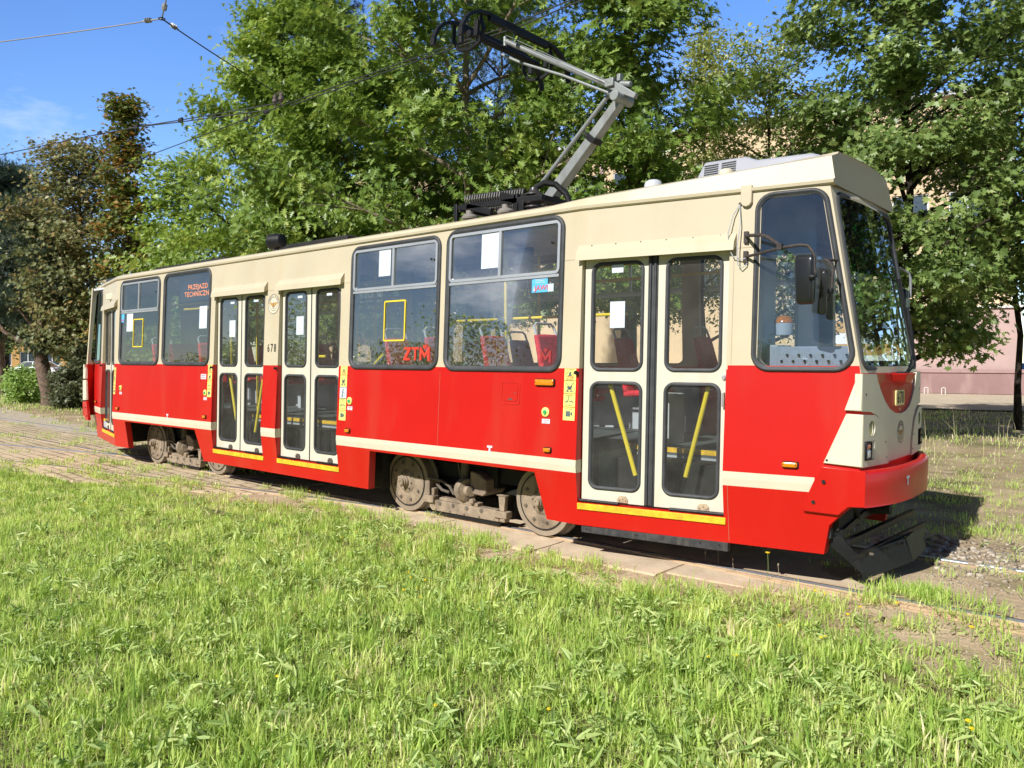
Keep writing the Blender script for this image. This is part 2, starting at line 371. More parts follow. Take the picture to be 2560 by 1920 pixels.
n1=noise(1.3); n2=noise(14); n3=noise(70,3)
dirt=ramp(n1.outputs['Fac'],[(.3,(.32,.225,.14)),(.5,(.48,.37,.24)),(.7,(.62,.49,.34))])
grs=ramp(n2.outputs['Fac'],[(.3,(.05,.05,.02)),(.52,(.13,.125,.05)),(.75,(.32,.27,.14))])  # soil under the grass, darkened so gaps between blades look shaded
mixg=n.nodes.new('ShaderNodeMixRGB'); n.links.new(at.outputs['Fac'],mixg.inputs['Fac']); n.links.new(dirt.outputs[0],mixg.inputs['Color1']); n.links.new(grs.outputs[0],mixg.inputs['Color2'])
st=ramp(n3.outputs['Fac'],[(.35,(.6,.6,.6)),(.5,(1,1,1)),(.68,(1.25,1.22,1.18))])
mm=n.nodes.new('ShaderNodeMixRGB'); mm.blend_type='MULTIPLY'; mm.inputs['Fac'].default_value=.8; n.links.new(mixg.outputs[0],mm.inputs['Color1']); n.links.new(st.outputs[0],mm.inputs['Color2']); n.links.new(mm.outputs[0],b.inputs['Base Color'])
bp=n.nodes.new('ShaderNodeBump'); bp.inputs['Strength'].default_value=.7; bp.inputs['Distance'].default_value=.03; n.links.new(n2.outputs['Fac'],bp.inputs['Height'])
bp2=n.nodes.new('ShaderNodeBump'); bp2.inputs['Strength'].default_value=.6; bp2.inputs['Distance'].default_value=.01; n.links.new(n3.outputs['Fac'],bp2.inputs['Height']); n.links.new(bp.outputs[0],bp2.inputs['Normal']); n.links.new(bp2.outputs[0],b.inputs['Normal'])
ground=np_mesh('ground',vv,ff,gm,smooth=True); a=ground.data.attributes.new('grown','FLOAT','POINT'); a.data.foreach_set('value',GG.reshape(-1).astype(np.float32)); ground['kind']='structure'

def brickmat(name,c1,c2,mortar,scale,wd=.5,ht=.25,rough=.9,msize=.03,sand=None,bstr=.6,rot=0):
    m=bpy.data.materials.new(name); m.use_nodes=True; n=m.node_tree; b=n.nodes['Principled BSDF']; b.inputs['Roughness'].default_value=rough; b.inputs['Specular IOR Level'].default_value=.2
    t=n.nodes.new('ShaderNodeTexCoord'); mp=n.nodes.new('ShaderNodeMapping'); mp.inputs['Rotation'].default_value=(0,0,rot); n.links.new(t.outputs['Object'],mp.inputs[0])
    no=n.nodes.new('ShaderNodeTexNoise'); no.inputs['Scale'].default_value=2.2; no.inputs['Detail'].default_value=3; n.links.new(mp.outputs[0],no.inputs['Vector'])
    ad=n.nodes.new('ShaderNodeMixRGB'); ad.blend_type='ADD'; ad.inputs['Fac'].default_value=.10; n.links.new(mp.outputs[0],ad.inputs['Color1']); n.links.new(no.outputs['Color'],ad.inputs['Color2'])
    br=n.nodes.new('ShaderNodeTexBrick'); br.inputs['Scale'].default_value=scale; br.inputs['Color1'].default_value=(*c1,1); br.inputs['Color2'].default_value=(*c2,1); br.inputs['Mortar'].default_value=(*mortar,1)
    br.inputs['Mortar Size'].default_value=msize; br.inputs['Brick Width'].default_value=wd; br.inputs['Row Height'].default_value=ht; br.inputs['Mortar Smooth'].default_value=.4; br.inputs['Bias'].default_value=0
    n.links.new(ad.outputs[0],br.inputs['Vector'])
    out=br.outputs['Color']
    n4=n.nodes.new('ShaderNodeTexNoise'); n4.inputs['Scale'].default_value=1.1; n4.inputs['Detail'].default_value=10; n4.inputs['Roughness'].default_value=.7; n.links.new(t.outputs['Object'],n4.inputs['Vector'])
    if sand:
        rr=n.nodes.new('ShaderNodeMapRange'); rr.inputs['From Min'].default_value=.40; rr.inputs['From Max'].default_value=.62; rr.inputs['To Max'].default_value=.85; n.links.new(n4.outputs['Fac'],rr.inputs['Value'])
        ms=n.nodes.new('ShaderNodeMixRGB'); ms.inputs['Color2'].default_value=(*sand,1); n.links.new(rr.outputs[0],ms.inputs['Fac']); n.links.new(out,ms.inputs['Color1']); out=ms.outputs[0]
    n5=n.nodes.new('ShaderNodeTexNoise'); n5.inputs['Scale'].default_value=60; n5.inputs['Detail'].default_value=4; n.links.new(t.outputs['Object'],n5.inputs['Vector'])
    r5=n.nodes.new('ShaderNodeValToRGB'); r5.color_ramp.elements[0].position=.3; r5.color_ramp.elements[0].color=(.72,.72,.72,1); r5.color_ramp.elements[1].position=.7; r5.color_ramp.elements[1].color=(1.1,1.1,1.1,1); n.links.new(n5.outputs['Fac'],r5.inputs[0])
    mu=n.nodes.new('ShaderNodeMixRGB'); mu.blend_type='MULTIPLY'; mu.inputs['Fac'].default_value=1; n.links.new(out,mu.inputs['Color1']); n.links.new(r5.outputs[0],mu.inputs['Color2']); n.links.new(mu.outputs[0],b.inputs['Base Color'])
    bp=n.nodes.new('ShaderNodeBump'); bp.inputs['Strength'].default_value=bstr; bp.inputs['Distance'].default_value=.02; bp.invert=True; n.links.new(br.outputs['Fac'],bp.inputs['Height'])
    b2=n.nodes.new('ShaderNodeBump'); b2.inputs['Strength'].default_value=.3; b2.inputs['Distance'].default_value=.01; n.links.new(n5.outputs['Fac'],b2.inputs['Height']); n.links.new(bp.outputs[0],b2.inputs['Normal']); n.links.new(b2.outputs[0],b.inputs['Normal'])
    return m
SETT=brickmat('setts',(.62,.49,.33),(.50,.40,.27),(.17,.13,.07),1.,.32,.17,msize=.022,sand=(.68,.54,.36),bstr=.8,rot=.05)
PAVE=brickmat('pavers',(.56,.47,.34),(.50,.42,.31),(.30,.24,.17),1.,.8,.4,msize=.02,sand=(.60,.51,.38),bstr=.2,rot=.2)
CONC=mat('sandy_concrete',(.62,.49,.345),.9,var=.14,vscale=3.5,bump=.35,bscale=50,spec=.2,dirt=((.42,.31,.19),4,.6))
ASPH=mat('asphalt',(.46,.39,.30),.9,var=.15,vscale=6,bump=.2,bscale=60,spec=.2)
def sheet(name,pts,z,m,noise_amp=.12,step=.35,kind='structure',thick=0.):
    """polygon sheet with a ragged outline"""
    P=[]; 
    for i in range(len(pts)):
        a=np.array(pts[i]); b_=np.array(pts[(i+1)%len(pts)]); k=max(1,int(np.linalg.norm(b_-a)/step)); 
        for j in range(k): q=a+(b_-a)*j/k; P.append(q+noise_amp*np.array([fbm(q[0]*1.7,q[1]*1.7,31)-.5,fbm(q[0]*1.7,q[1]*1.7,32)-.5])*2)
    mb=MB(); mb.add([(p[0],p[1],z) for p in P],[tuple(range(len(P)))])
    if thick: 
        nn=len(P); mb.add([(p[0],p[1],z) for p in P]+[(p[0],p[1],z-thick) for p in P],[(k,(k+1)%nn,nn+(k+1)%nn,nn+k) for k in range(nn)])
    o=mb.build(name,m,smooth=False); o['kind']=kind
    return o
sheet('sett_paving',[(-60,-3.2),(-14,-2.1),(-8.8,-1.5),(-6,-1.0),(-3.7,-.35),(-3.2,.0),(-3.2,2.5),(-8,2.7),(-13,2.1),(-18,2.4),(-60,4.5)],-.012,SETT,.22,thick=.04)
sheet('asphalt_strip',[(-60,2.6),(-30,2.0),(-20,1.75),(-14.2,1.4),(-12,1.7),(-13.5,2.2),(-19,2.9),(-30,3.9),(-60,6)],-.006,ASPH,.15)
slabs=[(-3.1,-1.7),(-1.68,-.25),(-.23,1.2),(1.22,2.42),(2.45,3.72)]
for i,(a,b_) in enumerate(slabs):
    y0=[.10,.05,-.02,-.03,.10][i]; sheet('concrete_slab',[(a,y0),(b_,y0-.04 if i<3 else y0+.03),(b_,.435),(a,.435)],-.014,CONC,.035,.12,thick=.05)
sheet('concrete_slab',[(-3.1,.56),(3.95,.56),(3.72,.95),(3.6,1.30),(3.62,1.85),(-3.1,1.85)],-.016,CONC,.05,.15,thick=.05)
sheet('concrete_slab',[(-3.1,1.98),(2.6,1.98),(2.6,2.5),(-3.1,2.6)],-.02,CONC,.08,.2,thick=.05)
sheet('concrete_slab',[(1.6,-.50),(2.6,-.62),(3.5,-.66),(3.5,-.50),(2.6,-.44),(1.6,-.34)],-.025,CONC,.07,.12,thick=.04)
# rails
RAIL=mat('rail_steel',(.36,.37,.40),.45,metal=.4,var=.15,vscale=4); RSIDE=mat('rail_side',(.48,.34,.21),.85,var=.2,vscale=8,bump=.3); GROOVE=mat('rail_groove',(.03,.025,.02),.8)
def rail(pts,side,name='rail'):
    """running rail: bright head, groove and check lip on the inner side"""
    mb=MB(); P=[Vector((x,y,0)) for x,y in pts]
    sec=[(-.036,-.14,1),(-.036,-.012,1),(-.034,-.002,0),(.026,-.002,0),(.030,-.010,0),(.030,-.034,2),(.064,-.034,2),(.064,-.008,1),(.082,-.006,1),(.084,-.14,1)]
    rings=[]
    for i,p in enumerate(P):
        d=(P[min(i+1,len(P)-1)]-P[max(0,i-1)]).normalized(); nn=Vector((-d.y,d.x,0))*side
        rings.append([p+nn*o+Vector((0,0,z+.003)) for o,z,_ in sec])
    k=len(sec); vs=[v for r in rings for v in r]; b0=len(mb.v); mb.v+= [tuple(v) for v in vs]
    for i in range(len(P)-1):
        for j in range(k-1): mb.f.append((i*k+j,i*k+j+1,(i+1)*k+j+1,(i+1)*k+j)); mb.m.append(max(sec[j][2],sec[j+1][2]) if sec[j][2]!=sec[j+1][2] else sec[j][2])
    o=mb.build(name,[RAIL,RSIDE,GROOVE],smooth=False); o['kind']='structure'; return o
mainx=[(-90,0),(-40,0),(3.2,0),(4.2,.01),(5.5,.04),(8,.14),(12,.4),(20,1.3)]
rail([(x,.4825+d) for x,d in mainx],1); rail([(x,1.9175+d) for x,d in mainx],-1)
sp=[(-60,-8.5),(-30,-5.3),(-18,-3.2),(-9.25,-1.12),(-8.28,-.89),(-5.5,-.33),(-3.93,-.06),(-3.03,.10),(-2.,.26),(-1.1,.39)]
rail(sp,1); rail([(x,y+1.435) for x,y in sp[:8]],-1)
mb=MB(); mb.hexa([Vector(p) for p in [(2.0,.43,-.05),(6.2,.33,-.05),(6.2,.37,-.05),(2.0,.445,-.05),(2.0,.43,.001),(6.2,.33,-.004),(6.2,.365,-.004),(2.0,.443,.001)]]); mb.hexa([Vector(p) for p in [(2.8,.385,-.05),(6.2,.23,-.05),(6.2,.255,-.05),(2.8,.395,-.05),(2.8,.385,-.004),(6.2,.23,-.012),(6.2,.25,-.012),(2.8,.393,-.004)]]); o=mb.build('guard_rail',[RSIDE],smooth=False); o['kind']='structure'
# forecourt, left path
UW=Vector((-.979,-.204,0)); NW=Vector((.204,-.979,0)); P0=Vector((-1.,40.,0))   # long wall of the depot office
def BW(u,v,z): p=P0+UW*u+NW*v; return Vector((p.x,p.y,z))
q=[BW(48,-.2,0),BW(-14,-.2,0),BW(-14,14.5,0),BW(10,15.5,0),BW(48,15,0)]
sheet('forecourt',[(p.x,p.y) for p in q],-.02,PAVE,.3,1.0)
sheet('path',[(-90,24),(-54,12.2),(-37,7.6),(-30,12),(-24,19),(-30,24),(-45,20),(-90,36)],-.022,PAVE,.3,1.0); sheet('asphalt_road',[(-95,30),(-60,17),(-47,14.2),(-33,19),(-33,24),(-60,26)],-.016,ASPH,.3,1.)
# --- depot office building
YW=mat('yellow_render',(.66,.50,.32),.9,var=.06,vscale=.5,bump=.2,bscale=12,spec=.2); PW=mat('pink_render',(.50,.36,.335),.9,var=.07,vscale=.6,bump=.45,bscale=14,spec=.2,dirt=((.36,.25,.23),.9,.5)); PWD=mat('pink_plinth',(.29,.185,.18),.9,var=.08,vscale=1.5,bump=.3,bscale=14,spec=.2,dirt=((.48,.34,.31),1.6,.7)); OW=mat('ochre_render',(.48,.29,.10),.9,var=.06,vscale=.6)
WFR=mat('window_white',(.75,.75,.74),.5,var=.03); WGL=mat('dark_pane',(.05,.07,.09),.06,var=.3,vscale=1.,spec=.9); ZINC=mat('zinc',(.55,.56,.57),.5)
bld=empty('office_building',P0); tag(bld,'long yellow office building with a white roof edge behind the trees','building')
def hx(mb,u0,u1,v0,v1,z0,z1,f,mi=0): mb.hexa([f(u0,v0,z0),f(u1,v0,z0),f(u1,v1,z0),f(u0,v1,z0),f(u0,v0,z1),f(u1,v0,z1),f(u1,v1,z1),f(u0,v1,z1)],mi)
LB=lambda u,v,z: BW(u,v,z)-P0
def facade(par,f,u0,u1,z0,z1,wl,rows,pitch,ww,thick,m,nm='wall',skip=()):
    hs=[]; wins_=[]
    for (za,zb) in rows:
        k=0; u=u0+1.1
        while u+ww<u1-.6:
            if not any(a<u<b for a,b in skip): hs.append(rect(u,u+ww,za,zb)); wins_.append((u,u+ww,za,zb))
            u+=pitch
    panel(nm,rect(u0,u1,z0,z1),hs,[],lambda u,z,o:f(u,wl-o,z),thick,[m],lambda a,b:0,par)
    for a,b_,za,zb in wins_:
        mb=MB(); w_=.07
        for aa,bb,cc,dd in ((a,b_,za,za+w_),(a,b_,zb-w_,zb),(a,a+w_,za+w_,zb-w_),(b_-w_,b_,za+w_,zb-w_),((a+b_)/2-w_/2,(a+b_)/2+w_/2,za+w_,zb-w_)): hx(mb,aa,bb,wl-.10,wl-.06,cc,dd,f)
        wd_=mb.build('window',WFR,par,smooth=False); mb=MB(); hx(mb,a+.01,b_-.01,wl-.13,wl-.12,za+.01,zb-.01,f); mb.build('pane',WGL,wd_,smooth=False)
        mb=MB(); hx(mb,a-.05,b_+.05,wl-.02,wl+.07,za-.06,za-.02,f); mb.build('sill',ZINC,wd_,smooth=False)
facade(bld,LB,0,46,0,15.,0,[(5.3,7.0),(8.5,10.2),(11.7,13.2)],2.6,1.7,.25,YW)
mb=MB(); hx(mb,-.2,46.2,-12,.22,15.0,15.22,LB); mb.build('roof',ZINC,bld,smooth=False)
mb=MB(); hx(mb,0.003,45.99,-12,-.26,0,14.99,LB); mb.build('wall',YW,bld,smooth=False)
mb=MB(); 
for u in (8.6,21.6,34.6): hx(mb,u,u+.25,-.02,.06,4.5,14.9,LB)
mb.build('pilaster',PW,bld,smooth=False)
ann=empty('annex',P0); tag(ann,'windowless pink rendered annex with a thin white roof ledge beside the forecourt','building')
mb=MB(); hx(mb,-.35,4.35,-6,.9,0,4.18,LB); mb.build('wall',PW,ann,smooth=False)
mb=MB(); hx(mb,-.45,4.45,-6.1,1.02,4.18,4.30,LB); mb.build('roof',WFR,ann,smooth=False)
lw=empty('low_wall',P0); tag(lw,'low dark pink wall with a coping along the forecourt','wall')
mb=MB(); hx(mb,-9,9,1.2,1.5,0,1.02,LB); mb.build('plinth',PWD,lw,smooth=False); mb=MB(); hx(mb,-9.05,9.05,1.15,1.56,1.02,1.20,LB); mb.build('coping',mat('pink_coping',(.36,.24,.23),.9,var=.08),lw,smooth=False,bevel=.01)
wp=empty('wall_panel',P0); tag(wp,'orange and white boarding on the office wall just left of the pink annex','panel')
for i,(za,zb) in enumerate(((1.3,1.9),(1.9,2.5),(2.5,3.1),(3.1,3.7))): mb=MB(); hx(mb,4.5,8.5,.05,.12,za,zb-.01,LB); mb.build('board',[WFR,OW][i%2],wp,smooth=False)
lb=['leftmost','second from left','third from left','rightmost']
for i,u in enumerate((5.05,4.35,3.62,2.88)):
    mb=MB(); 
    for dx in (-.085,.085): pass
    a=BW(u-.08,2.6,0); b_=BW(u+.08,2.6,0); mb.tube([a+Vector((0,0,-.05)),a+Vector((0,0,.28)),a*.75+b_*.25+Vector((0,0,.31)),a*.25+b_*.75+Vector((0,0,.31)),b_+Vector((0,0,.28)),b_+Vector((0,0,-.05))],.016,6)
    o=mb.build('bicycle_stand',WFR); tag(o,'small white hoop bicycle stand before the low pink wall, '+lb[i]+' of four','bicycle stand','bicycle stands before the low wall')
# --- far left building
rt2=Vector((math.cos(YAW),math.sin(YAW),0)); fw2=Vector((-math.sin(YAW),math.cos(YAW),0)); CAM=Vector((5.5233,-5.3587,0))
def cam_pt(px,depth,z=0.):
    p=CAM+fw2*depth+rt2*((px-1280)/1955.7*depth); return Vector((p.x,p.y,z))
L0=cam_pt(-160,76); bl2=empty('office_block',L0); tag(bl2,'low ochre building with white-framed windows seen under the trees at far left','building')
LL=lambda u,v,z: rt2*u-fw2*v+Vector((0,0,z))
facade(bl2,LL,0,19.2,-.1,6.4,0,[(1.0,2.35),(4.0,5.4)],2.35,1.55,.25,OW)
mb=MB(); hx(mb,.003,19.19,-9,-.26,-.1,6.39,LL); mb.build('wall',OW,bl2,smooth=False); mb=MB(); hx(mb,-.3,19.5,-9.2,.3,6.4,6.6,LL); mb.build('roof',ZINC,bl2,smooth=False)
mb=MB(); hx(mb,-.01,19.21,.0,.04,-.1,.55,LL); mb.build('plinth',mat('plinth_brown',(.30,.14,.05),.9),bl2,smooth=False)
# --- cars
def car(loc,rz,paint,label):
    r=empty('parked_car',loc,rz); tag(r,label,'car',None)
    side=[(-2.1,.35),(-2.15,.75),(-2.02,.98),(-1.3,1.04),(-.72,1.42),(.9,1.45),(1.55,1.02),(2.02,.93),(2.12,.6),(2.08,.28),(1.72,.25),(-1.7,.25)]
    mb=MB(); body=[(-2.1,.35),(-2.15,.75),(-2.02,.95),(-1.2,1.0),(1.5,.98),(2.02,.90),(2.12,.6),(2.08,.28),(-1.9,.25)]
    mb.prism(body,lambda x,z:Vector((x,-.86+.05*abs(z-.6),z)),lambda x,z:Vector((x,.86-.05*abs(z-.6),z))); cabp=[(-1.28,.98),(-.70,1.42),(.85,1.45),(1.55,.97)]
    mb.prism([(-.66,1.40),(.82,1.43),(.70,1.475),(-.5,1.465)],lambda x,z:Vector((x,-.62,z)),lambda x,z:Vector((x,.62,z))); bo=mb.build('body',paint,r,bevel=.05)
    mb=MB(); mb.prism(cabp,lambda x,z:Vector((x,-.80+(z-.98)*.38,z)),lambda x,z:Vector((x,.80-(z-.98)*.38,z))); mb.build('windows',WGL,r,bevel=.02)
    mb=MB()
    for s in (-1,1):
        for a,b_ in (((-1.28,.98),(-.70,1.43)),((.1,.98),(.08,1.45)),((1.55,.97),(.85,1.46)),((-.70,1.43),(.85,1.46))):
            mb.bar((a[0],s*(.805-(a[1]-.98)*.38),a[1]),(b_[0],s*(.805-(b_[1]-.98)*.38),b_[1]),.06,.05)
    mb.build('pillars',paint,r)
    for x in (-1.35,1.32):
        for s in (-1,1):
            mb=MB(); mb.lathe((x,s*.68,.31),(0,s,0),[(0,.29),(.03,.32),(.17,.32),(.19,.28)],22); wl=mb.build('wheel',RUB,r); mb=MB(); mb.lathe((x,s*.86,.31),(0,s,0),[(0,.2),(.015,.19),(.02,.05)],16); mb.build('rim',ALU,wl)
    for s in (-1,1):
        mb=MB(); mb.box(-2.13,-2.0,s*.62-.16,s*.62+.16,.66,.80); mb.build('headlight',mat('head_glass',(.7,.72,.75),.1),r,bevel=.02)
        mb=MB(); mb.box(1.98,2.1,s*.66-.12,s*.66+.12,.68,.86); mb.build('tail_light',mat('tail_red',(.4,.02,.02),.2),r,bevel=.02)
    return r
p=cam_pt(92,68); car((p.x,p.y,-.03),YAW,mat('white_car_paint',(.80,.82,.84),.25,var=.02,coat=.5),'small white car parked behind the green bush at far left')
p=cam_pt(2592,54); car((p.x,p.y,-.03),YAW+.05,mat('silver_car_paint',(.42,.46,.52),.25,metal=.4,var=.02,coat=.5),'silver blue car parked beyond the right end of the pink annex')
# --- green pole behind the tram
mb=MB(); pz=Vector((-5.3,12.,0)); mb.lathe(pz+Vector((0,0,-.05)),(0,0,1),[(0,.16),(.5,.16),(.52,.12),(4.5,.105),(9.0,.08)],16)
o=mb.build('green_pole',mat('pole_green',(.03,.16,.12),.5,var=.15,vscale=5)); tag(o,'plain dark green steel pole standing among the trees behind the tram roof','pole')
# --- overhead wires
def wire(pts,r,name,label,m,cat='wire',group=None):
    mb=MB(); mb.tube(pts,r,6); o=mb.build(name,m); tag(o,label,cat,group); return o
def sag(a,b,s,n=14): a=Vector(a); b=Vector(b); return [a+(b-a)*(i/n)-Vector((0,0,s*4*(i/n)*(1-i/n))) for i in range(n+1)]
G='overhead wires of the tram line'
mt=[(-70,1.2,5.37),(-40,1.2,5.36),(-12,1.2,5.35),(-4.4,1.16,5.34),(-1.,1.13,5.30),(-.1,1.13,5.27),(2,1.1,5.35),(12,1.2,5.4),(30,1.3,5.4)]
wire(mt,.0085,'contact_wire','contact wire running straight above the track and over the collector head',WIRE,group=G)
wire([(x,y+.10,z+.01) for x,y,z in mt[3:]],.0085,'contact_wire','second contact wire lying close beside the first from the joint to the collector head',WIRE,group=G)
wire([(-60,-8.2,5.5),(-24,-3.4,5.38),(-10.78,-.58,5.35),(-8.3,-.02,5.35),(-7,.33,5.35),(-5.6,.76,5.35),(-4.39,1.07,5.34)],.0085,'contact_wire','upper dark wire running to the left edge from the joint over the tram rear',WIRE,group=G)
wire([(-7.4,.24,5.37),(-6.4,.62,5.36),(-4.9,1.16,5.36)],.009,'cross_wire','short wire bridging the two contact wires near their joint',WIRE,group=G)
J=Vector((-3.58,-1.02,5.62))
wire(sag(J,(-9.8,-3.2,6.05),.05),.0075,'span_wire','pale span wire going from the three-way joint to the left edge',WIREL,group=G)
wire(sag(J,(-1.2,-1.75,6.35),.01),.0075,'span_wire','short span wire rising from the three-way joint to the top edge',WIREL,group=G)
wire(sag(J,(-4.72,1.2,5.60),.02),.0085,'span_wire','dark span wire slanting from the three-way joint down to the track wires',WIRE,group=G)
mb=MB(); 
for an in range(8): a=an*math.pi/4; b_=a+math.pi/4; mb.tube([J+Vector((.035*math.cos(a),.035*math.sin(a),0)),J+Vector((.035*math.cos(b_),.035*math.sin(b_),0))],.007,6)
j=mb.build('wire_joint',BLK); tag(j,'black ring joining three span wires at upper left, with an insulator on each','wire fitting')
for d in ((-9.8+3.58,-3.2+1.02,.43),(2.38,-.73,.73),(-1.14,2.22,-.02)):
    d=Vector(d).normalized(); mb=MB(); c=J+d*.20
    for k in range(3): mb.lathe(c+d*(.03*k-.03),d,[(0,.012),(.006,.030),(.012,.030),(.02,.012)],10)
    mb.tube([J+d*.03,J+d*.30],.008,6); mb.build('insulator',mat('insulator_grey',(.30,.30,.28),.4,var=.3,vscale=40),j)
mb=MB()
for dx in (0,.16):
    mb.lathe((-4.72+dx,1.20,5.42),(0,0,1),[(0,.02),(.03,.045),(.06,.045),(.07,.03),(.11,.035),(.13,.02)],12)
    mb.tube([(-4.72+dx,1.2,5.35),(-4.72+dx,1.2,5.44)],.012,6)
mb.tube([(-4.74,1.2,5.56),(-4.54,1.2,5.58)],.01,6); o=mb.build('wire_hanger',mat('hanger',(.12,.09,.08),.5,var=.4,vscale=30)); tag(o,'pair of brown insulators hanging the contact wires over the rear of the tram','wire fitting')
for k,(x,y) in enumerate(((-8.0,.03),(-7.2,.27),(-6.3,.55),(-5.5,1.18),(-4.95,1.2))):
    mb=MB(); mb.box(-.06,.06,-.014,.014,-.02,.03); o=mb.build('wire_clamp',WIRE,loc=(x,y,5.35)); tag(o,['wire clamp on the left-going wire above the rear end, leftmost','wire clamp on the left-going wire, second from left','wire clamp on the left-going wire, nearest the joint','wire clamp on the straight contact wire, left one','wire clamp on the straight contact wire beside the insulators'][k],'wire fitting','clamps on the contact wires')
wl=sag((-41.5,8.4,8.1),(-15,7.6,5.55),.25); wire(wl,.014,'guy_wire','thin pale wire crossing before the brown trees at left',WIREL)
mb=MB(); mb.bar((-38.6,8.3,7.72),(-37.7,8.27,7.64),.14,.10); o=mb.build('wire_strainer',mat('strainer',(.45,.40,.36),.5)); tag(o,'small pale strainer on the thin wire at the left edge','wire fitting')
# ------------------------------------------------------------------ tram
# x: along the track towards the front, y: across (near side wall at 0), z: up from the rail head
tram = empty('tram', (0,0,0)); tag(tram,'red and cream single-car tram 678 standing on the track with its pantograph raised','tram')
TR=tram
def yw(z,x):
    y=float(np.interp(z,[.25,.76,1.59,2.956],[.05,0,.049,.1136]))
    if x>1.62: y+=.1853*(x-1.62)
    if x<-7.62: y+=.25*(-7.62-x)
    return y
def W(x,z,off=0.): return Vector((x,yw(z,x)+off,z))
def WF(x,z,off=0.): return Vector((x,2.4-yw(z,x)-off,z))
def DY(z,x): return .0755+(z-.46)*.0261+(.1853*(x-1.62) if x>1.62 else 0)+(.25*(-7.62-x) if x<-7.62 else 0)
def D(x,z,off=0.): return Vector((x,DY(z,x)+off,z))
SILL=1.59
# --- side walls
def mir(pts): return [(-6-x,z) for x,z in pts]
front_edge=[(3.56,.25),(3.60,.47),(3.74,.62),(3.80,.66),(3.80,1.50),(3.784,1.59),(3.545,2.956)]
outl=mir(front_edge)[::-1]
outl=[(-9.545,2.956),(-9.784,1.59),(-9.80,1.50),(-9.80,.66),(-9.74,.62),(-9.60,.47),(-9.56,.25),(-7.13,.255),(-7.16,.68),(-4.93,.68),(-4.76,.255),(-1.19,.252),(-1.11,.68),(1.17,.668),(1.28,.255)]+front_edge
doors=[(-8.84,.03),(-4.465,.02),(-2.92,.02),(1.625,.085)]
wins=[(-7.45,-6.07,1.57,2.915,1),(-5.97,-4.58,1.57,2.925,0),(-1.52,-.09,1.555,2.91,1),(-.02,1.44,1.55,2.93,1)]
cabw=[(3.03,1.575),(3.775,1.575),(3.535,2.925),(3.03,2.925)]
rcab=[(-9.775,1.575),(-9.03,1.575),(-9.03,2.925),(-9.535,2.925)]
RW=.115
def wmat(x,z):
    if x>2.86 or x<-9.0: s=1.622
    else: s=SILL
    if z>s: return 1
    if .703<z<.812 and -9.72<x<3.505: return 2
    return 0
cuts=[(0,1.62),(0,-7.62),(0,2.86),(0,-9.0),(0,3.505),(0,-9.72),(1,.703),(1,.76),(1,.812),(1,1.59),(1,1.622)]+[(0,-7+i) for i in range(9)]
holes=[rpoly(rect(a,b,c,d),RW,.045) for a,b,c,d,_ in wins]+[rpoly(cabw,RW,.045),rpoly(rcab,RW,.045)]
holes+=[rect(x,x+1.225,.452,2.515) for x,_ in doors]
panel('side_wall',outl,holes,cuts,W,.085,[RED,CREAM,STRIPE],wmat,TR)
fwins=[(-7.45,-6.07),(-5.97,-4.58),(-4.46,-3.08),(-2.98,-1.62),(-1.52,-.09),(-.02,1.44),(1.56,2.9)]
holes=[rpoly(rect(a,b,1.57,2.92),RW,.045) for a,b in fwins]+[rpoly(cabw,RW,.045),rpoly(rcab,RW,.045)]
panel('side_wall',outl,holes,cuts,WF,.07,[RED,CREAM,STRIPE],wmat,TR)

def flat(mb,pl,fn,off,mi=0): mb.add([fn(x,z,off) for x,z in pl],[tuple(range(len(pl)))],mi)
def window(cor,fn,r,glass,name='window',slide=None,gw=.055,parent=TR,band=None):
    mb=MB(); prof=[(0,.004),(.004,-.012),(.016,-.020),(gw*.62,-.018),(gw*.8,-.008),(gw,-.006),(gw,.03)]
    mb.loops([[fn(x,z,o) for x,z in rpoly(cor,r,i)] for i,o in prof])
    wn=mb.build(name,RUB,parent,ang=60)
    g=MB(); flat(g,rpoly(cor,r,gw-.004),fn,.004); go=g.build('glass',glass,wn)
    if slide:
        x0,x1,zb,xv,zt=slide; f=MB(); up=rpoly(rect(x0+gw-.006,x1-gw+.006,zb,zt-gw+.006),r-gw,0)
        f.loops([[fn(x,z,o) for x,z in rpoly(rect(x0+gw-.006,x1-gw+.006,zb,zt-gw+.006),.05,i)] for i,o in ((0,0),(0,-.014),(.026,-.014),(.026,0))])
        for a,b,c,d in ((xv-.016,xv+.016,zb+.02,zt-gw-.02),(x0+gw,x1-gw,zb-.028,zb-.004)):
            pts=[fn(a,c,-.012),fn(b,c,-.012),fn(b,c,.006),fn(a,c,.006),fn(a,d,-.012),fn(b,d,-.012),fn(b,d,.006),fn(a,d,.006)]; f.hexa(pts)
        f.build('frame',ALU,wn)
        k=MB()
        for xx in (x1-.13,): k.lathe(fn(xx,zt-.24,-.014),(0,-1,0),[(0,.014),(.006,.014),(.009,.008)],10)
        k.build('latch',BLK,wn)
    return wn
ws=[]
for a,b,c,d,s in wins:
    sl=None
    if s: sl=(a,b,2.415,{-7.45:-6.79,-1.52:-.81,-.02:.69}[a],d)
    ws.append(window(rect(a,b,c,d),W,RW+.02,GL,slide=sl))
wcab=window(cabw,W,RW+.02,GLC,'cab_window',gw=.04); window(rcab,W,RW+.02,GLC,'cab_window',gw=.04)
for a,b in fwins: window(rect(a,b,1.57,2.92),WF,RW+.02,GL,slide=(a,b,2.415,(a+b)/2,2.92))
window(cabw,WF,RW+.02,GL,'cab_window',gw=.04); window(rcab,WF,RW+.02,GL,'cab_window',gw=.04)
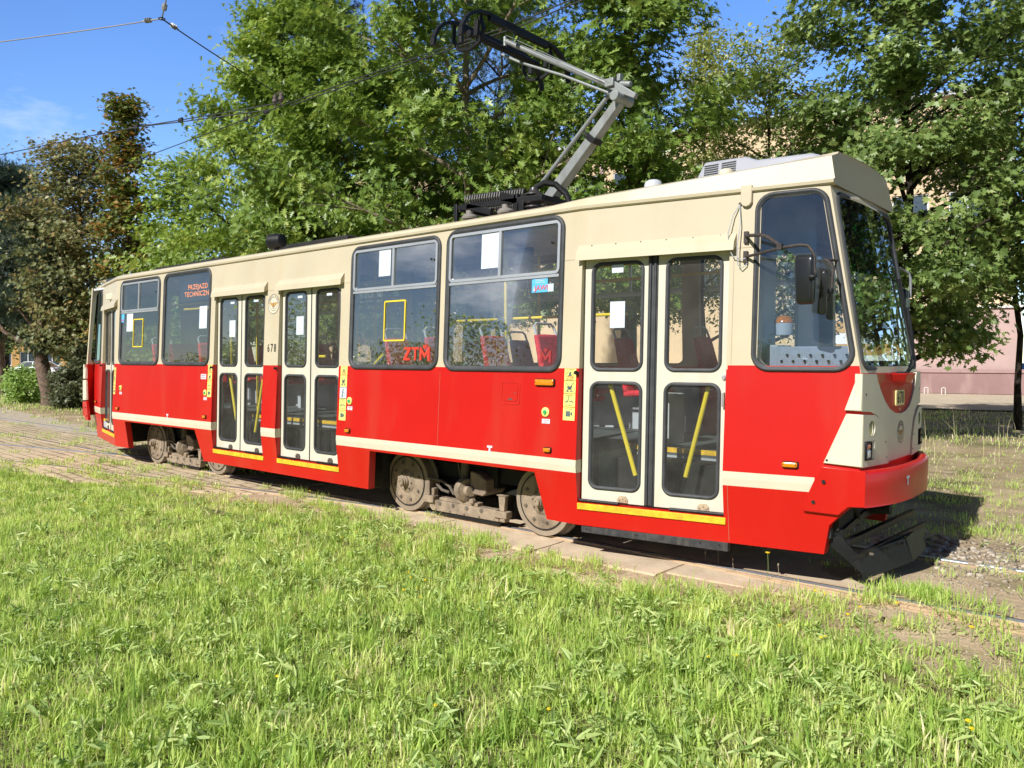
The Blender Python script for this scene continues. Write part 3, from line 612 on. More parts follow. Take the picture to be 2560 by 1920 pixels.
# film strip atop the cab side window, its blue deepened to suggest reflected sky
def quad(mb,fn,x0,x1,z0,z1,off,mi=0): mb.add([fn(x0,z0,off),fn(x1,z0,off),fn(x1,z1,off),fn(x0,z1,off)],[(0,1,2,3)],mi)
mb=MB(); mb.add([W(3.08,2.45,.012),W(3.60,2.45,.012),W(3.50,2.88,.012),W(3.10,2.88,.012)],[(0,1,2,3)]); mb.build('sun_strip',glass_mat('blue_film',(.13,.33,.58),.3,dust=0),wcab)
# papers and stickers on the glass
def sticker(par,fn,x0,x1,z0,z1,m,off=.001,name='sticker'):
    mb=MB(); t=.0015; p=[fn(x0,z0,off-t),fn(x1,z0,off-t),fn(x1,z0,off),fn(x0,z0,off),fn(x0,z1,off-t),fn(x1,z1,off-t),fn(x1,z1,off),fn(x0,z1,off)]
    mb.hexa(p); return mb.build(name,m,par,smooth=False)
sticker(ws[2],W,-1.05,-.86,2.55,2.865,WHT,0,'paper_notice'); sticker(ws[3],W,.45,.665,2.52,2.86,WHT,0,'paper_notice')
sticker(ws[0],W,-7.2,-6.98,2.10,2.395,WHT,0,'paper_notice'); sticker(ws[1],W,-4.89,-4.68,2.09,2.40,WHT,0,'paper_notice')
BLUS=mat('blue_sticker',(.10,.45,.78),.5); BLUS2=mat('pale_sticker',(.55,.75,.85),.5)
st=sticker(ws[3],W,1.08,1.26,2.26,2.395,BLUS,-.001); mb=MB(); put_text(mb,'JAWI',.066,lambda x,y:W(1.19+x,2.298+y,-.005)); mb.build('lettering',RSTK,ws[3],smooth=False)
mb=MB()
for i in range(3): quad(mb,W,1.12,1.235-.02*(i%2),2.375-.014*i,2.379-.014*i,-.0045)
mb.add([W(1.098,2.275,-.0045),W(1.118,2.275,-.0045),W(1.108,2.325,-.0045)],[(0,1,2)]); mb.build('lettering',WHT,ws[3],smooth=False)
sticker(ws[3],W,1.262,1.325,2.262,2.33,BLUS2,-.001); sticker(ws[0],W,-7.42,-7.29,2.25,2.38,BLUS,-.001)
mb=MB(); put_text(mb,'JAWI',.05,lambda x,y:W(-7.35+x,2.28+y,-.004)); mb.build('lettering',RSTK,ws[0],smooth=False)
ZR=mat('ztm_red',(.62,.05,.025),.5,var=.02); ZM=mat('ztm_maroon',(.30,.03,.03),.5)
mb=MB()
def glyph(mb,pts,x0,z0,s,off=-.003): 
    mb.add([W(x0+x*s,z0+y*s,off) for x,y in pts],[tuple(range(len(pts)))])
zx,zz,zs=-.61,1.655,.135
glyph(mb,[(0.05,1),(.80,1),(.80,.84),(.34,.18),(.72,.18),(.72,0),(0,0),(0,.16),(.46,.82),(.05,.82)],zx,zz,zs)
glyph(mb,[(.90,1),(1.70,1),(1.70,.82),(1.40,.82),(1.40,0),(1.20,0),(1.20,.82),(.90,.82)],zx,zz,zs)
Mg=[(0,0),(0,1),(.16,1),(.55,.52),(.94,1),(1.1,1),(1.1,0),(.88,0),(.88,.55),(.55,.16),(.22,.55),(.22,0)]
glyph(mb,[(1.80+x,y) for x,y in Mg],zx,zz,zs); glyph(mb,[(2.13,1.05),(2.35,.78),(2.57,1.05),(2.46,1.2),(2.35,1.08),(2.24,1.2)],zx,zz,zs)
mb.build('lettering',ZR,ws[2],smooth=False)
mb=MB(); glyph(mb,Mg,1.20,1.635,.11); glyph(mb,[(.33,1.05),(.55,.78),(.77,1.05),(.66,1.2),(.55,1.08),(.44,1.2)],1.20,1.635,.11); mb.build('lettering',ZM,ws[3],smooth=False)
def frame_rect(par,x0,x1,z0,z1,wd,m,name='hatch_outline',fn=W,off=-.002):
    mb=MB(); mb.loops([[fn(x,z,o) for x,z in rpoly(rect(x0,x1,z0,z1),.02,i,4)] for i,o in ((0,off+.002),(0,off-.003),(wd,off-.003),(wd,off+.002))]); return mb.build(name,m,par)
frame_rect(ws[2],-.94,-.60,1.855,2.285,.016,YEL,'yellow_frame'); frame_rect(ws[0],-6.96,-6.62,1.85,2.29,.016,YEL,'yellow_frame')
# destination display behind the rear window
mb=MB(); mb.box(-5.62,-4.66,.175,.23,2.50,2.79); mb.build('destination_display',mat('display_black',(.03,.035,.04),.3),TR)
mb=MB()
for tx,zc in (('PRZEJAZD',2.69),('TECHNICZNY',2.59)): put_text(mb,tx,.098,lambda x,y,zc=zc:Vector((-5.1+x,.170,zc+y)),sx=1.15,spacing=1.12)
mb.build('display_text',LED,TR,smooth=False)

# --- doors: two leaves each
def leaf(x0,x1,gx0,gx1,hin,ri):
    fn=D
    hs=[rpoly(rect(gx0,gx1,1.565,2.485),.085,.022),rpoly(rect(gx0,gx1,.565,1.485),.085,.022)]
    dn=panel('door',rect(x0,x1,.470,2.512),hs,[],fn,.035,[DCREAM],lambda x,z:0,TR)
    for c,d in ((1.565,2.485),(.565,1.485)):
        mb=MB(); cor=rect(gx0,gx1,c,d)
        mb.loops([[fn(x,z,o) for x,z in rpoly(cor,.085,i)] for i,o in ((0,.002),(.003,-.008),(.014,-.012),(.026,-.009),(.030,.006),(.030,.02))]); mb.build('window_seal',RUB,dn,ang=60)
        g=MB(); flat(g,rpoly(cor,.085,.026),fn,.006); g.build('glass',GLD,dn)
    mb=MB()
    hx=x0+.37 if hin==0 else x0+.40
    mb.prism([(hx-.045,.478),(hx+.045,.478),(hx+.045,.505),(hx+.025,.53),(hx-.025,.53),(hx-.045,.505)],lambda x,z:D(x,z,-.010),lambda x,z:D(x,z,.001))
    for q in (-.028,0,.028): mb.lathe(D(hx+q,.498+(0.014 if q==0 else 0),-.009),(0,-1,0),[(0,.009),(.007,.008)],8)
    mb.build('hinge_bracket',DUST2 if ri!=3 else mat('rust_cream',(.45,.34,.22),.6,var=.3,vscale=30),dn)
    # inclined hand rail on the inside
    if ri!=2:
        a,b=((gx0+.13,1.50),(gx1-.085,.70)) if hin==0 else ((gx1-.12,1.50),(gx0+.16,.72))
        mb=MB(); mb.tube([D(*a,.07),D(*b,.07)],.019,10); e=Vector(D(*b,.07))-Vector(D(*a,.07)); mb.build('handrail',YEL,dn)
        mb=MB(); p=Vector(D(*b,.07)); mb.tube([p,p+e.normalized()*.12],.013,8); mb.build('rail_foot',BLK,dn)
    return dn
for i,(x0,gap) in enumerate(doors):
    m_=x0+(1.22 if gap<.05 else 1.22)/2-(0 if gap<.05 else .005); h=gap/2
    m0=m_-h; m1=m_+h; g=.055
    l0=leaf(x0+.01,m0,x0+.065,m0-(.075 if gap<.05 else .03),0,i); l1=leaf(m1,x0+1.218,m1+(.075 if gap<.05 else .06),x0+1.218-.05,1,i)
    if i==3: sticker(l0,D,1.86,1.99,1.93,2.15,WHT,.003,'paper_notice'); sticker(l0,D,1.87,1.97,2.39,2.46,WHT,.003,'paper_notice')
    if i in (1,2): sticker(l0,D,x0+.30,x0+.45,1.96,2.18,WHT,.003,'paper_notice')
    if i in (1,2):
        for ll,xx in ((l0,x0+.32),(l1,x0+.90)): sticker(ll,D,xx,xx+.10,2.40,2.43,WHT,.003,'paper_notice')
    mb=MB(); mb.hexa([D(m0+.003,.475,-.004),D(m1-.003,.475,-.004),D(m1-.003,.475,.03),D(m0+.003,.475,.03),D(m0+.003,2.51,-.004),D(m1-.003,2.51,-.004),D(m1-.003,2.51,.03),D(m0+.003,2.51,.03)])
    if gap>.05: mb.tube([D(m0+.022,.475,-.008),D(m0+.022,2.51,-.008)],.012,8); mb.tube([D(m1-.022,.475,-.008),D(m1-.022,2.51,-.008)],.012,8)
    mb.build('door_seal',RUB,TR)
    if i==3:
        mb=MB(); mb.lathe(D(x0+1.19,1.527,0),(0,-1,0),[(0,.024),(.006,.024),(.012,.017),(.020,.013)],14); mb.build('lock',ALU,l1)
        mb=MB(); a=D(x0+1.19,1.41,-.002); b=D(x0+1.19,1.30,-.002); mb.tube([a,a+Vector((0,-.03,-.005)),b+Vector((0,-.03,.005)),b],.006,8); mb.build('handle',ALU,l1)
    # step, nosing, canopy
    xa,xb=x0-.0,x0+1.24
    def P(x,z,y): return Vector((x,y+(.1853*(x-1.62) if x>1.62 else 0)+(.25*(-7.62-x) if x<-7.62 else 0),z))
    mb=MB(); mb.hexa([P(xa,.392,-.006+.03),P(xb,.392,-.006+.03),P(xb,.392,.09),P(xa,.392,.09),P(xa,.447,.022),P(xb,.447,.022),P(xb,.451,.13),P(xa,.451,.13)]); mb.build('door_step',YSTEP,TR,bevel=.004)
    mb=MB(); mb.tube([P(xa+.01,.470,.045),P(xa+(.36),.468,.045)],.013,8); mb.tube([P(xb-(.45),.468,.045),P(xb-.02,.470,.045)],.013,8); mb.build('door_guide',BLK,TR)
    ca,cb=x0-.035,x0+1.275; yo=lambda z,x:yw(z,x)
    sec=[(2.635,.002),(2.632,-.006),(2.565,-.050),(2.502,-.056),(2.502,-.048),(2.54,.002)]
    mb=MB(); mb.loops([[Vector((x,yo(z,x)+o,z)) for z,o in sec] for x in (ca,cb)],fill_last=True,fill_first=True); cn=mb.build('door_canopy',CREAM,TR,ang=20)
    mb=MB()
    for k in range(6):
        xx=ca+.12+k*(cb-ca-.24)/5; mb.lathe(Vector((xx,yo(2.628,xx)-.006,2.625)),(0,-1,.3),[(0,.007),(.004,.006)],8)
    mb.build('screws',DUST2,cn)
    # vertical dark rubber at the hinge side + hook
    mb=MB(); mb.lathe(W(x0-.012,1.555,.0),(0,-1,0),[(-.01,.012),(.022,.012),(.03,.018),(.04,.014)],12); mb.build('door_stop',BLK,TR)
# stickers beside the doors
def decal_col(x0,x1,zs):
    for j,(za,zb,kind) in enumerate(zs):
        m={'y':YSTK,'w':WHT}['w' if kind=='cane' else 'y']
        s=sticker(TR,W,x0,x1,za,zb,m,-.001,'safety_sticker'); cx=(x0+x1)/2; cz=(za+zb)/2; h=(zb-za)
        F=lambda x,y:W(cx+x*(x1-x0)/.13,cz+y*h/.11,-.0045)
        mb=MB(); mr=MB()
        if kind=='bell':
            mb.add([F(*p) for p in [(-.024,-.012),(-.014,-.004),(-.010,.020),(0,.030),(.010,.020),(.014,-.004),(.024,-.012)]],[tuple(range(7))])
            for sg in (-1,1):
                for rr in (.032,.042):
                    pts=[(sg*(rr*math.cos(a)),.008+rr*.7*math.sin(a)) for a in np.linspace(-.6,.6,6)]
                    for p,q in zip(pts[:-1],pts[1:]): mb.add([F(p[0],p[1]),F(q[0],q[1]),F(q[0]+.003*sg,q[1]),F(p[0]+.003*sg,p[1])],[(0,1,2,3)])
            put_text(mr,'STOP',.034,lambda x,y:F(x,-.028+y)); put_text(mb,'PO SYGNALE',.013,lambda x,y:F(x,.045+y)); put_text(mb,'NIE WSIADAĆ',.014,lambda x,y:F(x,-.048+y))
        elif kind=='pram':
            for a,b in (((-.045,.045),(.045,-.045)),((-.045,-.045),(.045,.045))): mb.add([F(a[0]-.004,a[1]),F(a[0]+.004,a[1]),F(b[0]+.004,b[1]),F(b[0]-.004,b[1])],[(0,1,2,3)])
            mb.add([F(*p) for p in [(-.030,.012),(-.024,-.012),(-.006,-.024),(.012,-.020),(.026,.002),(.022,.020),(.008,.006)]],[tuple(range(7))])
            for wx in (-.018,.016): mb.add([F(wx+.009*math.cos(a),-.036+.009*math.sin(a)) for a in np.linspace(0,5.6,8)],[tuple(range(8))])
        elif kind=='hand':
            mb.add([F(*p) for p in [(-.045,-.01),(-.02,-.004),(-.012,.024),(-.006,.022),(-.010,-.006),(-.02,-.016),(-.045,-.018)]],[tuple(range(7))])
            mb.add([F(*p) for p in [(0,-.004),(.03,.002),(.05,-.018),(.045,-.024),(.024,-.008),(0,-.012)]],[tuple(range(6))])
            put_text(mb,'SKASOWAĆ',.014,lambda x,y:F(x,.044+y)); put_text(mb,'BILET',.014,lambda x,y:F(x,.030+y)); put_text(mb,'DO KONTROLI',.013,lambda x,y:F(x,-.044+y))
        elif kind=='cam':
            mb.add([F(*p) for p in rect(-.034,.016,-.022,.024)],[(0,1,2,3)]); mb.add([F(*p) for p in [(.020,-.004),(.040,-.020),(.040,.022),(.020,.006)]],[(0,1,2,3)])
            put_text(mb,'MONITORING',.013,lambda x,y:F(x,.042+y))
        elif kind=='cane':
            mb.add([F(*p) for p in [(-.006,.036),(.006,.040),(.010,.030),(.002,.018),(-.008,.0),(-.002,-.022),(.002,-.044),(-.006,-.044),(-.012,-.020),(-.022,-.044),(-.030,-.042),(-.018,-.012),(-.018,.004),(-.008,.022)]],[tuple(range(14))])
            mb.add([F(*p) for p in [(-.006,.016),(.012,.002),(.026,.004),(.026,-.046),(.023,-.046),(.022,0),(.010,-.004),(-.008,.008)]],[tuple(range(8))])
            for a,b,c,d in ((-.06,.06,.047,.05),(-.06,.06,-.055,-.051)): mb.add([F(*p) for p in rect(a,b,c,d)],[(0,1,2,3)])
        mb.build('pictogram',DSTK,s,smooth=False)
        if mr.v: mr.build('pictogram',RSTK,s,smooth=False)
decal_col(1.475,1.598,[(1.485,1.588,'bell'),(1.375,1.48,'pram'),(1.26,1.37,'hand'),(1.145,1.255,'cam')])
decal_col(-1.655,-1.535,[(1.49,1.588,'bell'),(1.36,1.485,'pram'),(1.23,1.357,'cane'),(1.10,1.226,'hand'),(.985,1.095,'cam')])
decal_col(-4.60,-4.49,[(1.485,1.588,'bell'),(1.375,1.48,'pram'),(1.26,1.37,'hand'),(1.15,1.255,'cam')])
decal_col(-7.60,-7.53,[(1.42,1.53,'bell'),(1.31,1.415,'pram'),(1.20,1.305,'hand'),(1.10,1.195,'cam')])
# door buttons with white labels
for bx in (-7.33,-4.65,-1.47,1.285):
    mb=MB(); mb.lathe(W(bx,1.205,.0),(0,-1,0),[(0,.042),(.010,.042),(.014,.036)],20); b=mb.build('door_button',YSTK,TR)
    mb=MB(); mb.lathe(W(bx,1.205,-.013),(0,-1,0),[(0,.020),(.008,.018)],16); mb.build('button_cap',GRN,b)
    mb=MB()
    for a in range(4): 
        an=a*math.pi/2; mb.add([W(bx+.026*math.cos(an)-.003*math.sin(an),1.205+.026*math.sin(an)+.003*math.cos(an),-.0155),W(bx+.034*math.cos(an),1.205+.034*math.sin(an),-.0155),W(bx+.026*math.cos(an)+.003*math.sin(an),1.205+.026*math.sin(an)-.003*math.cos(an),-.0155)],[(0,1,2)])
    mb.build('marks',DSTK,b,smooth=False)
    s=sticker(TR,W,bx-.038,bx+.05,1.105,1.145,WHT,-.001,'button_label'); mb=MB(); put_text(mb,'OTWIERANIE',.012,lambda x,y:W(bx+.006+x,1.133+y,-.0035)); put_text(mb,'DRZWI',.012,lambda x,y:W(bx+.006+x,1.116+y,-.0035)); mb.build('lettering',RSTK,s,smooth=False)
# side marker lamps
def lamp(x,z,w_,h_,fn=W,dz=0):
    mb=MB(); pl=rpoly(rect(x-w_/2,x+w_/2,z-h_/2,z+h_/2),.012,0,4); pl2=rpoly(rect(x-w_/2,x+w_/2,z-h_/2,z+h_/2),.016,.006,4)
    mb.loops([[fn(a,b,o) for a,b in q] for q,o in ((pl,0),(pl,-.014))],fill_last=True); b=mb.build('marker_lamp',BLK,TR)
    mb=MB(); mb.loops([[fn(a,b,o) for a,b in q] for q,o in ((pl2,-.013),(pl2,-.026),(rpoly(rect(x-w_/2,x+w_/2,z-h_/2,z+h_/2),.016,.013,4),-.031))],fill_last=True); mb.build('lens',ORG,b)
    mb=MB()
    for s in (-1,1): mb.lathe(fn(x+s*(w_/2-.014),z,-.030),(0,-1,0),[(0,.005),(.003,.004)],8)
    mb.build('screws',BLK,b)
lamp(1.27,1.465,.215,.062)
for x in (-7.40,-4.63,-1.48,1.325): lamp(x,.878,.085,.045)
lamp(3.34,.895,.115,.048); lamp(-9.34,.895,.115,.048)
# T shaped jacking marks
def tmark(fn,x,z,s,par=TR):
    mb=MB(); mb.add([fn(x+a*s,z+b*s,-.003) for a,b in [(-.5,.5),(.5,.5),(.5,.22),(.14,.18),(.2,-.5),(-.2,-.5),(-.14,.18),(-.5,.22)]],[tuple(range(8))]); return mb.build('jack_mark',WHT,par,smooth=False)
tmark(W,.64,.832,.065); tmark(W,-5.72,.832,.065)
# service hatch and small label plate
h=frame_rect(TR,.76,.98,1.26,1.46,.006,mat('red_trim',(.60,.02,.012),.4),'service_hatch'); mb=MB(); mb.loops([[W(x,z,o) for x,z in rpoly(rect(.785,.955,1.285,1.435),.01,i,4)] for i,o in ((0,0),(0,-.004),(.003,-.004))],fill_last=True); mb.build('hatch_lid',RED,h)
mb=MB(); quad(mb,W,.845,.895,1.298,1.312,-.0055); mb.lathe(W(.925,1.36,-.004),(0,-1,0),[(0,.007),(.003,.006)],8); mb.build('hatch_latch',DUST2,h)
frame_rect(TR,-4.80,-4.60,1.34,1.51,.006,MATS['red_trim'],'label_frame'); s=sticker(TR,W,-4.79,-4.645,1.39,1.46,WHT,-.001,'label_plate')
mb=MB(); put_text(mb,'PRZEGLĄD',.022,lambda x,y:W(-4.72+x,1.44+y,-.004)); put_text(mb,'TECHNICZNY',.020,lambda x,y:W(-4.72+x,1.41+y,-.004)); mb.build('lettering',RSTK,s,smooth=False)
# fleet number and round emblem on the pillar between the doors
mb=MB(); put_text(mb,'678',.125,lambda x,y:W(-3.06+x*.80,1.80+y*1.15,-.003),spacing=1.45); mb.build('fleet_number',INK,TR,smooth=False)
GOLD=mat('emblem_gold',(.55,.28,.05),.5); 
def disc(mb,fn,cx,cz,r0,r1,off,n=36,mi=0):
    vs=[fn(cx+r1*math.cos(2*math.pi*k/n),cz+r1*math.sin(2*math.pi*k/n),off) for k in range(n)]
    if r0<=0: mb.add(vs,[tuple(range(n))],mi)
    else:
        vs+= [fn(cx+r0*math.cos(2*math.pi*k/n),cz+r0*math.sin(2*math.pi*k/n),off) for k in range(n)]; mb.add(vs,[(k,(k+1)%n,n+(k+1)%n,n+k) for k in range(n)],mi)
def emblem(fn,cx,cz,r,ring,back):
    em=None
    mb=MB()
    if back: disc(mb,fn,cx,cz,0,r,-.002,mi=0)
    disc(mb,fn,cx,cz,r*.93,r,-.0035,mi=1); disc(mb,fn,cx,cz,r*.64,r*.70,-.0035,mi=1)
    t='TRAMWAJE ŚLĄSKIE'
    for i,chh in enumerate(t):
        an=math.pi*(.97-.94*i/(len(t)-1)); vs,fs=text_polys(chh,r*.26)
        ca,sa=math.cos(an-math.pi/2),math.sin(an-math.pi/2)
        mb.add([fn(cx+r*.82*math.cos(an)+x*ca-y*sa,cz+r*.82*math.sin(an)+x*sa+y*ca,-.0045) for x,y in vs],fs,1)
    for s in (-1,1): mb.add([fn(cx+s*a*r,cz+b*r,-.0045) for a,b in [(.06,-.05),(.18,.12),(.60,.16),(.52,-.02),(.40,-.10),(.30,-.20),(.12,-.30)]],[tuple(range(7))],2)
    disc(mb,fn,cx,cz-.36*r,.09*r,.15*r,-.005,16,1); disc(mb,fn,cx,cz+.05*r,0,.12*r,-.005,12,1); mb.add([fn(cx+a*r,cz+b*r,-.005) for a,b in [(-.05,0),(.05,0),(.07,-.3),(-.07,-.3)]],[(0,1,2,3)],1)
    return mb.build('emblem',[MASK,ring,GOLD],TR,smooth=False)
emblem(W,-3.05,2.35,.125,mat('emblem_ring',(.30,.24,.19),.5),True)

# --- front and rear end frames
def fx(z): return 3.80 if z<1.5 else 3.80-(z-1.5)*.1766
def endfn(sg):
    def f(y,z,off):
        x=fx(z)-off+.05*(1-min(1,abs(y-1.2)/.75)**2)*(1 if z<2.9 else .6); return Vector((x if sg>0 else -6-x,y,z))
    return f
EF=endfn(1); ER=endfn(-1)
yb=yw(1.6,3.78); yt_=yw(2.95,3.55)
for fn in (EF,ER):
    yl=yw(1.0,3.8); out=[(yl+.004,.66),(2.4-yl-.004,.66),(2.4-yb,1.6),(2.4-yt_,2.95),(yt_,2.95),(yb,1.6)]
    wsc=[(.475,1.585),(1.925,1.585),(1.88,2.90),(.52,2.90)]
    panel('end_wall',out,[rpoly(wsc,.10,.03)],[(0,.4+.2*i) for i in range(9)]+[(1,1.57),(1,1.50)],fn,.05,[RED,CREAM],lambda y,z:1 if z>1.57 else 0,TR)
    mb=MB(); prof=[(0,.004),(.004,-.012),(.02,-.016),(.036,-.010),(.042,.004),(.042,.02)]
    mb.loops([[fn(y,z,o) for y,z in rpoly(wsc,.10,i,8)] for i,o in prof]); wn=mb.build('windscreen',RUB,TR,ang=60)
    g=MB(); pl=rpoly(wsc,.10,.036,8)
    # glass as vertical strips that follow the bow
    ys=np.linspace(.50,1.90,15); lo=lambda y: 1.62; 
    for a,b in zip(ys[:-1],ys[1:]):
        ins=lambda y:(1.622+.0*y, 2.866)
        def clampy(y,z): 
            l=.475+(.52-.475)*(z-1.585)/1.315+.037; return min(max(y,l),2.4-l)
        g.add([fn(clampy(a,1.62),1.62,.004),fn(clampy(b,1.62),1.62,.004),fn(clampy(b,2.31),2.31,.004),fn(clampy(a,2.31),2.31,.004)],[(0,1,2,3)],0)
        g.add([fn(clampy(a,2.31),2.31,.004),fn(clampy(b,2.31),2.31,.004),fn(clampy(b,2.868),2.868,.004),fn(clampy(a,2.868),2.868,.004)],[(0,1,2,3)],1)
    g.build('glass',[GLW,GLB],wn)
# --- roof with gutter lip and front cowl
mb=MB(); secs=[]
def smooth(t): t=min(1,max(0,t)); return t*t*(3-2*t)
xs=[-9.60,-9.4,-7.62]+[-7+i for i in range(8)]+[1.2,1.62,2.1,2.6,3.1,3.45,3.575]
for x in xs:
    ye=yw(2.956,min(max(x,-9.54),3.545)); zc=3.005+.14*min(1,max(0,(x-1.1)/2.45)); tilt=.03
    s=[]
    for yy,zz in ((ye+.03,2.93),(ye-.004,2.935),(ye-.022,2.945),(ye-.026,2.968),(ye-.004,2.975),(ye+.018,zc),(ye+.12,zc+.035),(.6,max(zc+.05,3.09)),(.9,max(zc+.055,3.12)),(1.2,max(zc+.06,3.13))): s.append((yy,zz))
    s+= [(2.4-a,b) for a,b in s[-2::-1]]
    xo=0
    secs.append([Vector((x+(-.035 if (x>3.5 and b>3.1) else 0)+(.05*(1-(abs(a-1.2)/.8)**2) if x>3.5 else 0),a,b)) for a,b in s])
n=len(secs[0]); vs=[v for s in secs for v in s]; fs=[(i*n+k,i*n+k+1,(i+1)*n+k+1,(i+1)*n+k) for i in range(len(secs)-1) for k in range(n-1)]
fs+= [tuple(range(n)),tuple((len(secs)-1)*n+k for k in range(n-1,-1,-1))]
mb.add(vs,fs); mb.build('roof',CREAM,TR,ang=25)
mb=MB(); mb.box(-9.4,3.4,.45,1.95,2.895,2.925); mb.build('ceiling',CEIL,TR)
# floor and underframe
mb=MB(); mb.box(-8.8,-7.7,.5,2.2,.84,.88)
mb.add([(-9.7,.62,.88),(-7.62,.62,.88),(-7.62,2.28,.88),(-9.7,1.85,.88)],[(0,1,2,3)])
mb.box(-7.62,-4.5,.14,2.28,.82,.88); mb.box(-4.5,-1.66,.62,2.28,.82,.88); mb.box(-1.66,1.62,.14,2.28,.82,.88); mb.box(1.62,2.9,.80,2.2,.82,.88); mb.box(2.9,3.7,.45,1.95,.82,.88)
mb.build('floor',FLR,TR)
mb=MB()
for a,b in ((-4.5,-1.66),(1.62,2.9),(-8.9,-7.62)):
    yy=.62 if a<1.62 else .80
    yy2=yy-.26
    mb.box(a,b,yy,yy+.02,.62,.82); mb.box(a,b,yy2,yy,.60,.62); mb.box(a,b,yy2,yy2+.015,.44,.60); mb.box(a if a>-8 else -8.1,b,.12 if -8<a<1.6 else .3,yy2,.425,.44)
mb.build("stepwell",[GREY],TR)
mb=MB()
for a,b in ((-4.5,-1.66),(1.62,2.9),(-8.9,-7.62)):
    yy=.62 if a<1.62 else .80
    mb.box(a,b,yy-.262,yy-.235,.585,.623); mb.box(a,b,yy-.002,yy+.024,.845,.886)
mb.build('step_nosing',YSTEP,TR)
mb=MB(); mb.box(-4.72,-1.25,.30,2.10,.22,.80); mb.box(1.35,3.45,.50,1.95,.30,.80); mb.box(-9.4,-7.25,.75,1.75,.30,.80)
mb.box(-9.5,3.6,.85,1.55,.60,.82); mb.box(3.46,3.64,.48,1.92,.42,.82)
for bx_,by_ in ((-7.60,.14),(-4.56,.12),(-1.62,.12),(1.585,.12)): mb.box(bx_,bx_+.03,by_,1.2,.30,.80)
mb.box(-8.9,-7.6,.50,1.9,.30,.42); mb.build('underframe',UND,TR)
mb=MB(); mb.box(1.66,1.70,.30,.8,.44,.86); mb.box(2.82,2.86,.45,.8,.44,1.1); mb.build('stepwell_side',TEAL,TR)
# inner lining of lower walls
mb=MB()
for a,b in ((-7.6,-4.52),(-1.64,1.56)): mb.box(a,b,.115,.13,.88,1.56)
mb.box(-7.6,1.6,2.27,2.285,.88,1.56); mb.build('wall_lining',GREY,TR)
# --- interior: cab partition, seats, rails
mb=MB(); 
hl=[rpoly(rect(.95,1.45,1.75,2.6),.06,0)]
panel('cab_partition',[(.42,.88),(1.98,.88),(1.95,2.9),(.45,2.9)],hl,[],lambda y,z,o:Vector((2.93+o,y,z)),.03,[LGREY],lambda y,z:0,TR)
mb=MB(); mb.add([Vector((2.94,.9,1.7)),Vector((2.94,1.5,1.7)),Vector((2.94,1.5,2.65)),Vector((2.94,.9,2.65))],[(0,1,2,3)]); mb.build('glass',GL,[o for o in kids(TR) if o.name.startswith('cab_partition')][0])
DPAN=mat('dash_panel',(.48,.54,.62),.5,var=.04)
mb=MB(); mb.hexa([Vector((3.14,.42,1.0)),Vector((3.72,.50,1.0)),Vector((3.72,.56,1.0)),Vector((3.14,.50,1.0)),Vector((3.14,.425,1.765)),Vector((3.70,.53,1.765)),Vector((3.70,.60,1.765)),Vector((3.14,.52,1.765))]); dp=mb.build('cab_side_panel',DPAN,TR,bevel=.006)
mb=MB()
for r_ in range(2):
    for k in range(6):
        x=3.22+k*.082+(.04 if r_ else 0); y=.42+.08*(x-3.14)/.58+ (.0065 if r_ else .004); mb.lathe((x,.423+(x-3.14)*.16+.003,1.655+.045*r_),(0,-1,0),[(-.01,.009),(.012,.009)],10)
mb.build('screws',BLK,dp)
mb=MB(); mb.box(3.30,3.70,.62,1.80,1.0,1.50); mb.hexa([Vector(p) for p in [(3.28,.62,1.50),(3.74,.62,1.50),(3.74,1.8,1.50),(3.28,1.8,1.50),(3.38,.62,1.56),(3.72,.62,1.66),(3.72,1.8,1.66),(3.38,1.8,1.56)]]); mb.build('dashboard',mat('dash_dark',(.05,.055,.06),.5),TR,bevel=.01)
mb=MB(); mb.box(3.05,3.14,.55,.85,1.0,1.78); mb.box(3.02,3.2,.6,1.0,1.6,1.72); mb.build('cab_cabinet',LGREY,TR,bevel=.01)
mb=MB(); mb.lathe((3.12,.72,1.86),(0,0,1),[(0,.07),(.08,.075),(.10,.07)],16,0); mb.lathe((3.12,.72,1.955),(0,0,1),[(0,.075),(.025,.07),(.05,.045),(.058,.01)],16,1); mb.build('warning_beacon',[WHT,ORG],TR)
mb=MB(); mb.hexa([Vector(p) for p in [(3.02,.95,1.15),(3.10,.95,1.15),(3.10,1.4,1.15),(3.02,1.4,1.15),(2.98,.97,1.75),(3.04,.97,1.75),(3.04,1.38,1.75),(2.98,1.38,1.75)]]); mb.box(3.02,3.45,.95,1.4,1.08,1.16); mb.box(3.2,3.28,1.12,1.22,.88,1.1); mb.build('driver_seat',BLK,TR,bevel=.02)
